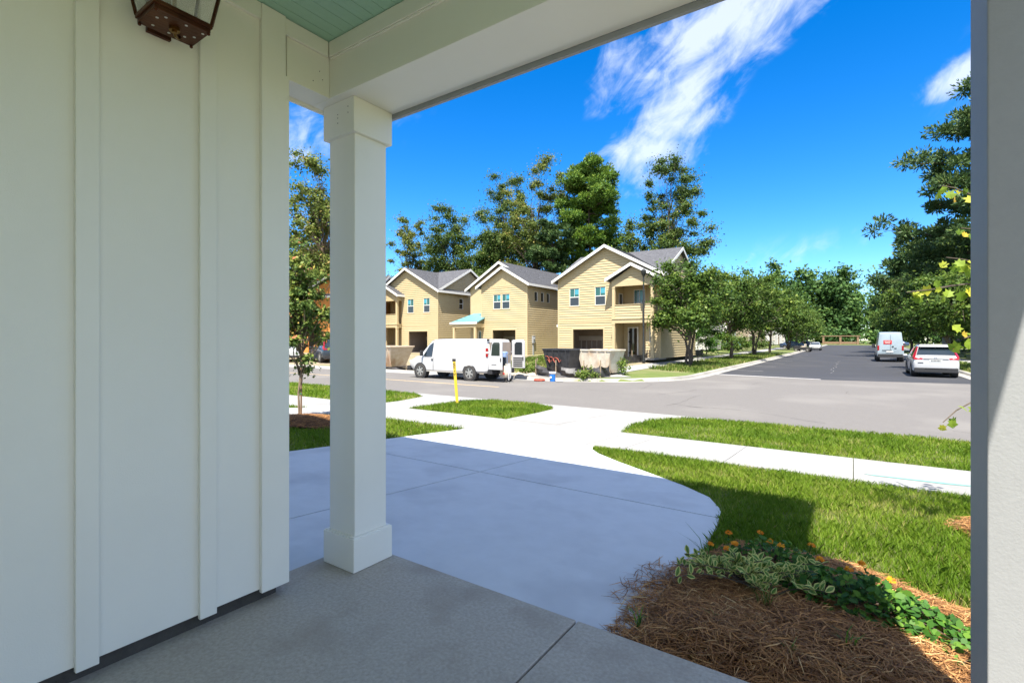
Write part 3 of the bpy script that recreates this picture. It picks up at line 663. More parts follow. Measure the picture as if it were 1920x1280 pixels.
# porch floor slab with its control joint
sl1 = slabs([(-2.70, -3), (.75, -3), (.75, 2.13), (-2.70, 2.13)], [-1.09], [])
w = MB()
for p in sl1: w.prism(p, 'z', -.18, 0)
tag(w.build('porch_floor', M['slab_concrete'], bevel=.006), kind='structure')

# wall lantern (copper)
LN = thing('wall_lantern', 'copper gas lantern with glass panes hanging from the cream porch wall', 'lantern', (-2.33, .90, 2.64))
w = MB(); hb = .0865; hy = .1025
def ringr(hx, hy_, z): return [(-hx, -hy_, z), (hx, -hy_, z), (hx, hy_, z), (-hx, hy_, z)]
w.loft([ringr(hb, hy, 0), ringr(hb, hy, .022)])
w.box(-hb-.006, hb+.006, -hy-.006, -hy+.004, .018, .036); w.box(-hb-.006, hb+.006, hy-.004, hy+.006, .018, .036)
w.box(-hb-.006, -hb+.004, -hy+.004, hy-.004, .018, .036); w.box(hb-.004, hb+.006, -hy+.004, hy-.004, .018, .036)
w.build('base_plate', M['copper'], LN, bevel=.002)
tx, ty, tz = .135, .158, .34
for sx in (-1, 1):
    for sy in (-1, 1):
        w = MB(); w.tube([(sx*(hb+.002), sy*(hy+.002), .03), (sx*tx, sy*ty, tz)], .0075, 4); w.build('corner_bar', M['copper'], LN)
        w = MB(); w.ball((sx*(hb-.006), sy*(hy-.006), -.004), .007, 8); w.build('rivet', M['copper'], LN)
gm = bpy.data.materials.new('lantern_glass'); gm.use_nodes = True; nt = gm.node_tree; b = nt.nodes['Principled BSDF']; b.inputs['Roughness'].default_value = .03
tr = nt.nodes.new('ShaderNodeBsdfTransparent'); ms = nt.nodes.new('ShaderNodeMixShader'); ms.inputs[0].default_value = .16
nt.links.new(tr.outputs[0], ms.inputs[1]); nt.links.new(b.outputs[0], ms.inputs[2]); nt.links.new(ms.outputs[0], nt.nodes['Material Output'].inputs[0])
for (ax, s) in (('x', -1), ('x', 1), ('y', -1), ('y', 1)):
    w = MB()
    if ax == 'x': w.hexa([(s*hb, -hy+.01, .036), (s*hb, hy-.01, .036), (s*(hb+.003), hy-.01, .036), (s*(hb+.003), -hy+.01, .036)], [(s*tx, -ty+.01, tz), (s*tx, ty-.01, tz), (s*(tx+.003), ty-.01, tz), (s*(tx+.003), -ty+.01, tz)])
    else: w.hexa([(-hb+.01, s*hy, .036), (hb-.01, s*hy, .036), (hb-.01, s*(hy+.003), .036), (-hb+.01, s*(hy+.003), .036)], [(-tx+.01, s*ty, tz), (tx-.01, s*ty, tz), (tx-.01, s*(ty+.003), tz), (-tx+.01, s*(ty+.003), tz)])
    w.build('glass_pane', gm, LN)
w = MB(); w.loft([ringr(tx+.02, ty+.02, tz), ringr(tx+.02, ty+.02, tz+.015), ringr(.03, .03, tz+.07)]); w.build('lantern_roof', M['copper'], LN)
w = MB(); w.cyl((0, 0, -.012), .02, .012, n=14); w.tube([(0, 0, -.010), (-.02, .01, -.022), (-.045, .03, -.014), (-.055, .045, .004)], .006, 6); w.cyl((.0, 0, -.02), .011, .012, n=6); w.build('gas_fitting', M['brass'], LN, smooth=True)
w = MB(); w.tube([(0, 0, .02), (0, 0, .13)], .008, 8); w.cyl((0, 0, .13), .014, .012, n=10); w.build('burner', M['brass'], LN)
holes = MB()
for (x, y) in ((-.05, -.06), (-.055, .0), (.02, -.07), (.06, .02), (.0, .075), (.055, .085), (-.03, .05), (.05, -.05)): holes.cyl((x, y, -.0015), .0055, .0012, n=10)
holes.build_each('vent_hole', M['cloth_white'], LN)
w = MB(); w.box(-.168, -.150, -.045, .045, .02, .30); w.tube([(-.155, 0, .24), (-.13, 0, .3), (-.1, 0, tz+.01)], .01, 8); w.build('wall_bracket', M['copper'], LN)

# ------------------------------------------------------------------ yellow houses
def win(root, fx, u0, u1, z0, z1, plane, axis='y', out=-1, kind='double', film=True, cols=2):
    """double hung window with frame, sashes, panes, film"""
    def B(mb, a0, a1, o0, o1, b0, b1):
        if axis == 'y': mb.box(a0, a1, plane+out*o0, plane+out*o1, b0, b1)
        else: mb.box(plane+out*o0, plane+out*o1, a0, a1, b0, b1)
    ob = MB(fx); t = .075
    B(ob, u0-t, u1+t, -.05, .045, z1, z1+t+.03); B(ob, u0-t, u1+t, -.05, .055, z0-t, z0); B(ob, u0-t, u0, -.05, .04, z0, z1); B(ob, u1, u1+t, -.05, .04, z0, z1)
    wobj = ob.build('window', M['sidingtrim'], root)
    fr = MB(fx); s = .04; zm = (z0+z1)/2
    B(fr, u0, u1, -.04, .02, z1-s, z1); B(fr, u0, u1, -.04, .02, z0, z0+s); B(fr, u0, u0+s, -.04, .02, z0+s, z1-s); B(fr, u1-s, u1, -.04, .02, z0+s, z1-s)
    if kind == 'double': B(fr, u0+s, u1-s, -.04, .028, zm-.03, zm+.03)
    fr.build('frame', M['window_frame'], wobj)
    gl = MB(fx); B(gl, u0+s, u1-s, -.035, -.02, z0+s, (zm-.03 if kind == 'double' else z1-s)); gl.build('pane', M['dark_glass'], wobj)
    if kind == 'double':
        gl = MB(fx); B(gl, u0+s, u1-s, -.03, -.012, zm+.03, z1-s); gl.build('pane', M['film_glass'] if film else M['dark_glass'], wobj)
        mu = MB(fx)
        for k in range(1, cols):
            u = u0+(u1-u0)*k/cols; B(mu, u-.012, u+.012, -.012, .008, zm+.03, z1-s)
        if cols > 1: mu.build('muntin', M['window_frame'], wobj)
        if film:
            stx = MB(fx); B(stx, u0+(u1-u0)*.55, u1-s-.03, -.0119, -.009, zm+.22, z1-s-.06); stx.build('sticker', M['film_sticker'], wobj)
    return wobj
def gable_roof(root, fx, ax, a0, a1, b0, b1, ridge, eave, mid=None, th=.14, fascia=(True, True), valley=False):
    """ax = ridge direction; a0..a1 along it, b0..b1 across"""
    mid = (b0+b1)/2 if mid is None else mid; rf = MB(fx)
    def P(a, b, z): return (b, a, z) if ax == 'y' else (a, b, z)
    for (e, s) in ((b0, -1), (b1, 1)):
        if valley and s < 0:
            am = (a0+a1)/2
            for (p, q) in ((a0, am), (a1, am)):
                tri_ = [(p, e+.02, eave+.02*(ridge-eave)/(mid-e)), (q, mid, ridge), (p, mid, ridge)]
                rf.loft([[P(a, b, z) for a, b, z in tri_], [P(a, b, z+th+.015) for a, b, z in tri_]])
            continue
        rf.hexa([P(a0, e, eave), P(a1, e, eave), P(a1, mid, ridge), P(a0, mid, ridge)], [P(a0, e, eave+th), P(a1, e, eave+th), P(a1, mid, ridge+th), P(a0, mid, ridge+th)])
    # staggered shingle butts
    sl_ = math.hypot(mid-b0, ridge-eave); nrow = int(sl_/.16)
    for (e, s) in ((b0, -1), (b1, 1)):
        for k in range(nrow):
            if valley and s < 0: continue
            f0 = k/nrow; f1 = (k+1)/nrow; c0 = e+(mid-e)*f0; c1 = e+(mid-e)*f1; z0 = eave+(ridge-eave)*f0+th; z1 = eave+(ridge-eave)*f1+th
            rf.hexa([P(a0-.012, c0, z0), P(a1+.012, c0, z0), P(a1+.012, c1, z1), P(a0-.012, c1, z1)], [P(a0-.012, c0, z0+.024), P(a1+.012, c0, z0+.024), P(a1+.012, c1, z1+.006), P(a0-.012, c1, z1+.006)])
    r_ = rf.build('roof', M['shingle'], root)
    for i, a in enumerate((a0, a1)):
        if not fascia[i]: continue
        s = -1 if i == 0 else 1; fm = MB(fx)
        for e in (b0, b1):
            ee = e+(-.03 if e < mid else .03); ez = eave-.03*(ridge-eave)/abs(mid-e)
            fm.hexa([P(a+s*.004, ee, ez-.11), P(a+s*.035, ee, ez-.11), P(a+s*.035, mid, ridge-.11), P(a+s*.004, mid, ridge-.11)], [P(a+s*.004, ee, ez+.135), P(a+s*.035, ee, ez+.135), P(a+s*.035, mid, ridge+.135), P(a+s*.004, mid, ridge+.135)])
        fm.build('rake_board', M['white_trim'], r_)
    fm = MB(fx)
    for e, s in ((b0, -1), (b1, 1)):
        if valley and s < 0: continue
        ax0, ax1 = a0, a1
        q = (e+s*.004, e+s*.03)
        if ax == 'y': fm.box(q[0], q[1], ax0, ax1, eave-.09, eave+.12)
        else: fm.box(ax0, ax1, q[0], q[1], eave-.09, eave+.12)
    fm.build_each('gutter_board', M['white_trim'], r_); return r_
def house_a(loc, label, mirror, fullside=True):
    H = thing('yellow_house', label, 'house', loc, 0, 'yellow houses under construction across the street')
    Wd, Dp = 8.9, 10.0; fx = (lambda p: (Wd-p[0], p[1], p[2])) if mirror else None
    ev = 6.33; rg = 8.98; mid = Wd/2; slope = (rg-ev)/(mid+.42)
    def wt(x): return ev+slope*(min(x, Wd-x)+.42)-.02
    wl = MB(fx); gar = (1.45, 4.2, 0, 2.28)
    fw = [(1.12, 2.02, 4.25, 5.75), (3.47, 4.4, 4.25, 5.75)]
    lapwall(wl, 'y', 0, -1, [(0, 0), (5.3, 0), (5.3, wt(5.3)), (mid, wt(mid)), (0, wt(0))], [gar]+[(a-.0, b, c, d) for a, b, c, d in fw])
    lapwall(wl, 'y', 0, -1, [(7.75, 0), (Wd, 0), (Wd, 2.72), (7.75, 2.72)], [(8.05, 8.4, 1.2, 2.35)])
    lapwall(wl, 'y', 0, -1, [(5.3, 6.0), (Wd, 6.0), (Wd, wt(Wd)), (5.3, wt(5.3))])
    # recess behind the portico
    lapwall(wl, 'x', 5.3, 1, [(0.0, 0), (1.7, 0), (1.7, 6.0), (0, 6.0)], [(.55, 1.35, 3.1, 5.2)], course=.25, lap=.006)
    lapwall(wl, 'y', 1.7, -1, [(5.3, 0), (Wd, 0), (Wd, 6.0), (5.3, 6.0)], [(5.65, 6.55, 0.05, 2.45), (6.15, 7.1, 3.35, 5.5)], course=.4, lap=.004)
    # side walls + rear
    gy = 4.9; sp = (9.05-ev)/(gy+.42)
    def ws(y): return ev+sp*(min(y, 2*gy-y)+.42)-.04
    side = [(0, 0), (Dp, 0), (Dp, 6.2), (2*gy, ws(0)), (gy, ws(gy)), (0, ws(0))]
    sh = [] if not mirror else [(3.3, 3.95, 4.7, 5.85)]
    lapwall(wl, 'x', Wd if not mirror else Wd, 1, [(1.6, 0), (Dp, 0), (Dp, 6.3), (1.6, 6.3)], [])
    lapwall(wl, 'x', Wd, 1, [(0, 0), (1.59, 0), (1.59, 2.72), (0, 2.72)]); 
    lapwall(wl, 'x', Wd, 1, [(0, 6.0), (1.59, 6.0), (1.59, 6.3), (0, 6.3)])
    lapwall(wl, 'x', Wd, 1, [(0.1, 6.3), (2*gy-.1, 6.3), (gy, ws(gy))], z0=6.3)
    lapwall(wl, 'x', 0, -1, [(0, 0), (Dp, 0), (Dp, 6.3), (0, 6.3)], sh if mirror else [])
    lapwall(wl, 'x', 0, -1, [(0.1, 6.3), (2*gy-.1, 6.3), (gy, ws(gy))], z0=6.3)
    wl.box(0, Wd, Dp-.1, Dp, 0, 6.2)
    wl.build('wall', M['siding'], H)
    tr_ = MB(fx)
    for x in (0, 5.18): tr_.box(x-.022 if x == 0 else x, x+.12, -.034, -.004, 0, 6.25 if x == 0 else 6.0)
    tr_.box(Wd-.12, Wd+.03, -.036, -.004, 0, 2.72); tr_.box(Wd+.004, Wd+.034, -.03, .1, 0, 2.72); tr_.box(-.034, -.004, -.03, .10, 0, 6.25)
    tr_.box(.12, 5.18, -.04, -.004, 2.92, 3.16); tr_.box(-.04, -.004, .1, Dp, 2.92, 3.12) if False else None
    tr_.box(gar[0]-.12, gar[0], -.042, .05, 0, 2.42); tr_.box(gar[1], gar[1]+.12, -.042, .05, 0, 2.42); tr_.box(gar[0], gar[1], -.042, .05, 2.28, 2.42)
    tr_.build_each('corner_trim', M['sidingtrim'], H)
    # garage interior
    gi = MB(fx); gi.box(.3, 4.9, 3.4, 5.5, 0, 2.9); gi.box(.2, .3, .1, 5.5, 0, 2.9); gi.box(4.9, 5.0, .1, 5.5, 0, 2.9); gi.box(.3, 4.9, .1, 5.4, 2.8, 2.9); gi.box(.3, 4.9, .1, 5.4, -.02, .02)
    gr = gi.build('garage_interior', M['interior_dark'], H)
    gs = MB(fx)
    for k in range(9): gs.box(.5+k*.52, .58+k*.52, 3.3, 3.39, .02, 1.35)
    gs.box(.3, 4.9, 3.29, 3.39, 1.35, 1.75); gs.build('stud_wall', M['drywall'], gr)
    for (a, b, c, d) in fw: win(H, fx, a, b, c, d, 0)
    win(H, fx, 8.05, 8.4, 1.2, 2.35, 0)
    win(H, fx, 6.15, 7.1, 3.35, 5.5, 1.7)
    if mirror: win(H, fx, 3.3, 3.95, 4.7, 5.85, 0, 'x', -1, film=False, cols=1)
    dr = MB(fx); dr.box(5.302, 5.34, .55, .62, 3.1, 5.2); dr.box(5.302, 5.34, 1.28, 1.35, 3.1, 5.2); dr.box(5.302, 5.34, .62, 1.28, 5.13, 5.2); d_ = dr.build('balcony_door', M['window_frame'], H)
    dg = MB(fx); dg.box(5.24, 5.27, .62, 1.28, 3.1, 5.13); dg.build('pane', M['dark_glass'], d_)
    dr = MB(fx); dr.box(5.65, 5.75, 1.62, 1.75, .05, 2.45); dr.box(6.45, 6.55, 1.62, 1.75, .05, 2.45); dr.box(5.75, 6.45, 1.62, 1.75, 2.36, 2.45); d_ = dr.build('front_door', M['window_frame'], H)
    dg = MB(fx); dg.box(5.75, 6.45, 1.76, 1.80, .05, 2.36); dg.build('dark_opening', M['dark_glass'], d_)
    di = MB(fx); di.box(5.751, 5.80, 1.55, 1.75, .3, .4); di.box(5.751, 5.80, 1.55, 1.75, 1.2, 1.3); di.box(5.751, 5.80, 1.55, 1.75, 2.0, 2.1); di.build_each('hinge', M['black_plastic'], d_)
    # balcony deck, guard wall, portico
    px0, px1, py = 5.25, 8.62, -.75
    dk = MB(fx); dk.box(px0, px1, py, -.05, 2.72, 2.78); dk.box(5.33, 8.85, -.04, 1.68, 2.72, 3.08); dk.box(px0, px1, py, -.045, 2.781, 3.02); dk.box(px0-.05, px1+.05, py-.05, -.046, 3.021, 3.09); dk.build('balcony_deck', M['sidingtrim'], H)
    rl = MB(fx); lapwall(rl, 'y', py+.06, -1, [(5.5, 3.09), (8.37, 3.09), (8.37, 4.12), (5.5, 4.12)], course=.2, t=.06); rl.box(5.5, 8.37, py-.0, py+.14, 4.121, 4.17); rl.build('balcony_rail', M['siding'], H)
    rl = MB(fx); lapwall(rl, 'x', 8.5, 1, [(-.5, 3.09), (1.6, 3.09), (1.6, 4.12), (-.5, 4.12)], course=.2, t=.06); rl.build('balcony_rail', M['siding'], H)
    for x in (5.27, 8.38):
        for (z0, z1) in ((.0, 2.719), (3.091, 5.6)):
            cc = MB(fx); cc.box(x, x+.22, py+.02, py+.24, z0, z1); co_ = cc.build('portico_column', M['sidingtrim'], H)
            cb = MB(fx); cb.box(x-.03, x+.25, py-.01, py+.27, z0+.001, z0+.2); cb.box(x-.02, x+.24, py, py+.26, z1-.14, z1-.001); cb.build_each('column_cap', M['sidingtrim'], co_)
    pf = MB(fx); pf.box(5.2, 8.7, -.9, -.2, -.12, .0); pf.box(5.31, 8.8, -.19, 1.69, -.12, .03); pf.build('porch_slab', M['kerb_concrete'], H)
    bmx = MB(fx); bmx.box(px0-.02, px1+.02, py, py+.28, 5.6, 6.02); bmx.box(px0, px0+.2, py+.29, -.04, 5.62, 6.02); bmx.box(px1-.2, px1, py+.29, 1.6, 5.62, 6.02); bmx.box(px0+.2, px1-.2, py+.29, 1.6, 5.98, 6.02)
    pm = (px0+px1)/2
    lapwall(bmx, 'y', py+.04, -1, [(px0, 6.03), (px1, 6.03), (pm, 7.1)])
    bmx.build('portico_gable', M['siding'], H)
    gable_roof(H, fx, 'y', -.42, gy, -.42, Wd+.42, rg, ev, fascia=(True, False))
    gable_roof(H, fx, 'x', -.32, Wd+.32, -.40, 2*gy+.40, 9.05, ev-.02, valley=True)
    gable_roof(H, fx, 'y', py-.35, 1.3, px0-.42, px1+.42, 7.22, 6.10, fascia=(True, False), th=.12)
    return H
h3 = house_a((-21.0, 37.5, -.10), 'largest yellow house nearest the side road, with a two storey columned portico at its corner', False)
# low extension between the houses
ex = MB(); lapwall(ex, 'y', 2.4, -1, [(-1.0, 0), (-.03, 0), (-.03, 2.7), (-1.0, 2.7)], [(-.72, -.2, .9, 2.35)]); lapwall(ex, 'x', -1.0, -1, [(2.4, 0), (5.5, 0), (5.5, 2.7), (2.4, 2.7)]); ex.build('side_extension', M['siding'], h3)
win(h3, None, -.72, -.2, .9, 2.35, 2.4, film=False, cols=1)
ex = MB(); ex.hexa([(-1.3, 2.1, 2.66), (0, 2.1, 2.66), (0, 5.6, 3.5), (-1.3, 5.6, 3.5)], [(-1.3, 2.1, 2.8), (0, 2.1, 2.8), (0, 5.6, 3.64), (-1.3, 5.6, 3.64)]); e_ = ex.build('extension_roof', M['shingle'], h3)
ex = MB(); ex.box(-1.33, 0, 2.07, 2.098, 2.56, 2.79); ex.build('gutter_board', M['white_trim'], e_)
h1 = house_a((-44.0, 37.5, -.10), 'leftmost yellow house, half hidden by the white porch column, twin windows over its garage', True)
def house_b(loc, label):
    H = thing('yellow_house', label, 'house', loc, 0, 'yellow houses under construction across the street')
    # local: front bay x 0..5.2 at y=0; recessed wing x -2.6..0 at y=1.5; depth 12
    Wd, Dp = 5.2, 12.5; ev = 6.35; m1 = 2.6; rg1 = 8.08; s1 = (rg1-ev)/(m1+.4)
    wl = MB(); gar = (1.35, 3.95, 0, 2.3); tw = [(1.42, 2.28, 4.27, 5.65), (2.42, 3.3, 4.27, 5.65)]
    lapwall(wl, 'y', 0, -1, [(0, 0), (Wd, 0), (Wd, 6.42), (0, 6.42)], [gar]+tw)
    wl.prism([(0, 6.43), (Wd, 6.43), (Wd, ev+s1*.4), (m1, rg1-.02), (0, ev+s1*.4)], 'y', -.015, .08)
    sm = [(1.18, 1.75, 4.95, 5.85), (2.3, 2.87, 4.95, 5.85), (3.38, 3.95, 4.95, 5.85)]
    lapwall(wl, 'x', Wd, 1, [(0, 0), (Dp, 0), (Dp, 6.3), (0, 6.3)], sm)
    lapwall(wl, 'x', 0, -1, [(0, 0), (1.5, 0), (1.5, 6.3), (0, 6.3)])
    m2 = 1.3; rg2 = 8.85; s2 = (rg2-ev)/(3.9+.4)
    wl.prism([(-2.6, 2.6), (-.105, 2.6), (-.105, ev+s2*(2.5+.4)), (-2.6, ev+s2*.4)], 'y', 1.49, 1.6)
    lapwall(wl, 'y', 1.5, -1, [(-2.6, 0), (-.105, 0), (-.105, 2.6), (-2.6, 2.6)], [(-1.55, -.75, .1, 2.3)])
    wl.prism([(-.1, 6.35), (Wd, 6.35), (m2, rg2-.05), (-.1, ev+s2*2.9)], 'y', 1.49, 1.58)
    lapwall(wl, 'x', -2.6, -1, [(1.5, 0), (Dp, 0), (Dp, 6.3), (1.5, 6.3)])
    wl.box(-2.6, Wd, Dp-.1, Dp, 0, 6.3); wl.build('wall', M['siding'], H)
    t_ = MB()
    t_.box(-.03, .1, -.034, -.004, 0, 6.4); t_.box(Wd-.1, Wd+.03, -.034, -.004, 0, 6.4); t_.box(Wd+.004, Wd+.034, -.03, .1, 0, 6.25); t_.box(.1, Wd-.1, -.042, -.004, 2.98, 3.16); t_.box(.1, Wd-.1, -.042, -.004, 6.34, 6.46)
    for k in range(12): t_.box(.25+k*.42, .29+k*.42, -.03, -.016, 6.46, min(ev+s1*(.4+.27+k*.42), ev+s1*(.4+Wd-.27-k*.42))-.02)
    t_.box(gar[0]-.12, gar[0], -.042, .05, 0, 2.44); t_.box(gar[1], gar[1]+.12, -.042, .05, 0, 2.44); t_.box(gar[0], gar[1], -.042, .05, 2.3, 2.44)
    t_.build_each('corner_trim', M['sidingtrim'], H)
    gi = MB(); gi.box(.2, 5.0, 3.4, 5.5, 0, 2.9); gi.box(.12, .2, .1, 5.5, 0, 2.9); gi.box(4.98, 5.07, .1, 5.5, 0, 2.9); gi.box(.2, 5.0, .1, 5.4, 2.8, 2.9); gr = gi.build('garage_interior', M['interior_dark'], H)
    gs = MB()
    for k in range(9): gs.box(.4+k*.52, .48+k*.52, 3.3, 3.39, .02, 1.35)
    gs.box(.2, 5.0, 3.29, 3.39, 1.35, 1.75); gs.build('stud_wall', M['drywall'], gr)
    for (a, b, c, d) in tw: win(H, None, a, b, c, d, 0)
    for (a, b, c, d) in sm: win(H, None, a, b, c, d, Wd, 'x', 1, kind='single')
    win(H, None, -.62, -.25, 4.3, 5.6, 1.5, film=False, cols=1)
    d_ = MB(); d_.box(-1.55, -1.47, 1.44, 1.52, .1, 2.3); d_.box(-.83, -.75, 1.44, 1.52, .1, 2.3); d_.box(-1.47, -.83, 1.44, 1.52, 2.2, 2.3); d_ = d_.build('front_door', M['window_frame'], H)
    g_ = MB(); g_.box(-1.47, -.83, 1.53, 1.56, .1, 2.2); g_.build('pane', M['film_glass'], d_)
    # entrance porch with metal roof
    pr_ = MB(); pr_.hexa([(-2.75, -1.45, 2.95), (.55, -1.45, 2.95), (.25, 1.45, 3.95), (-2.1, 1.45, 3.95)], [(-2.75, -1.45, 3.05), (.55, -1.45, 3.05), (.25, 1.45, 4.05), (-2.1, 1.45, 4.05)]); pr_ = pr_.build('porch_roof', M['metal_roof'], H)
    pg = MB(); pg.box(-2.77, .57, -1.49, -1.452, 2.88, 3.07); pg.build('gutter_board', M['white_trim'], pr_)
    pb = MB(); pb.box(-2.55, .35, -1.35, -1.12, 2.55, 2.93); pb.box(-2.55, -2.35, -1.11, 1.44, 2.55, 2.93); pb.box(.12, .35, -1.11, -.03, 2.55, 2.93); pb.build('porch_beam', M['sidingtrim'], H)
    for x in (-2.5, .10):
        c = MB(); c.box(x, x+.22, -1.34, -1.12, 0, 2.549); c.build('porch_column', M['sidingtrim'], H)
    mt = MB(); mt.box(Wd+.03, Wd+.18, .75, 1.1, 1.1, 1.75); mt.cyl((Wd+.18, .92, 1.5), .1, .06, 'x', 14); mt.build('electric_meter', M['meter_grey'], H)
    mt = MB(); mt.box(Wd+.03, Wd+.11, .85, 1.0, .0, 1.099); mt.build('conduit', M['meter_grey'], H)
    gable_roof(H, None, 'y', -.4, 4.6, -.42, Wd+.38, rg1, ev, mid=m1, fascia=(True, False))
    gable_roof(H, None, 'y', 1.1, Dp+.3, -3.0, Wd+.378, rg2, ev+.003, mid=m2-.1)
    return H
h2 = house_b((-29.4, 37.5, -.10), 'middle yellow house with a pale blue metal porch roof behind the white cargo van')

def plain_house(name, label, loc, rz, w_, d_, h_, wm, rm=1.6, wins=(), group=None, roofm=None):
    H = thing(name, label, 'house', loc, rz, group); b = MB(); b.box(-w_/2, w_/2, 0, d_, 0, h_); b.prism([(-w_/2, h_), (w_/2, h_), (0, h_+rm-.1)], 'y', .1, d_-.1); b.build('wall', wm, H)
    gable_roof(H, None, 'y', -.4, d_+.4, -w_/2-.4, w_/2+.4, h_+rm, h_-.05)
    for (u0, u1, z0, z1) in wins: win(H, None, u0, u1, z0, z1, -.001, film=False)
    d = MB(); d.box(-.5, .5, -.06, .02, .05, 2.2); d = d.build('front_door', M['window_frame'], H); k = MB(); k.box(-.42, .42, -.08, -.061, .1, 2.12); k.build('door_leaf', M['interior_dark'], d)
    return H
ww = [(-3.2, -2.2, 1, 2.4), (2.2, 3.2, 1, 2.4), (-3, -2, 4, 5.3), (2, 3, 4, 5.3)]
plain_house('white_house', 'white house behind the first street trees beyond the yellow house', (-20.0, 66, 0), 0, 9.5, 9, 5.6, M['house_white'], 1.8, ww)
plain_house('white_house', 'white house further along, seen through the gap over the hedge', (-21.0, 88, 0), rad(90)*0+.12, 9, 9, 5.6, M['house_white'], 1.8, ww)
plain_house('tan_house', 'tan house with columns glimpsed under the street trees', (-17.5, 112, .1), rad(60), 9, 10, 5.4, M['house_tan'], 1.8, ww)
plain_house('white_house', 'white end wall house beyond the tan house on the left of the road', (-14.8, 134, .1), rad(75), 8, 9, 4.8, M['house_white'], 1.8, ww)
plain_house('grey_house', 'grey house with a dark open porch on the right of the road', (14.5, 68, .0), rad(-40), 9, 10, 3.2, M['house_grey'], 1.6, [(-3.2, -1.6, .8, 2.2), (1.6, 3.2, .8, 2.2)])
plain_house('white_house', 'white house at the right edge behind the dark parked car', (22, 60, .0), rad(-50), 10, 10, 4.2, M['house_white'], 1.6, [(-3.6, -2.2, .9, 2.2), (2.2, 3.6, .9, 2.2)])
plain_house('tan_house', 'tan house behind the white hatchback on the right', (13.0, 98, .0), rad(-70), 9, 10, 3.4, M['house_tan'], 1.6, [(-3.2, -1.6, .8, 2.2)])

# orange sheathed house under construction, seen through the gap left of the column
OH = thing('unfinished_house', 'orange sheathed house under construction behind the young tree', 'house', (-57, 28, -.1), rad(25))
o = MB(); lapwall(o, 'y', 0, -1, [(0, 0), (16, 0), (16, 6), (0, 6)], [(1, 3.5, .2, 2.4), (4.8, 6, 3.8, 5.1), (8, 9.2, 3.8, 5.1), (9, 11.4, 0, 2.3), (12.5, 14, .8, 2.2), (12.8, 14, 3.8, 5.1)], course=1.22, lap=.004)
lapwall(o, 'x', 16, 1, [(0, 0), (9, 0), (9, 6), (0, 6)], [(2, 3.2, 3.6, 5)], course=1.22, lap=.004); o.box(0, 16, 8.9, 9, 0, 6); o.box(-.0, .1, .1, 8.9, 0, 6); o.prism([(8, 6), (16, 6), (12, 8.2)], 'y', -.01, .1); o.build('wall', M['osb'], OH)
o = MB(); o.box(.1, 15.9, 4, 4.1, 0, 5.9); o.box(.1, 15.9, .1, 8.9, 2.8, 2.9); o.build('interior', M['interior_dark'], OH)
gable_roof(OH, None, 'x', -.4, 16.4, -.4, 9.4, 8.6, 6.0); gable_roof(OH, None, 'y', -.5, 4.5, 7.6, 16.4, 8.4, 6.0, fascia=(True, False))

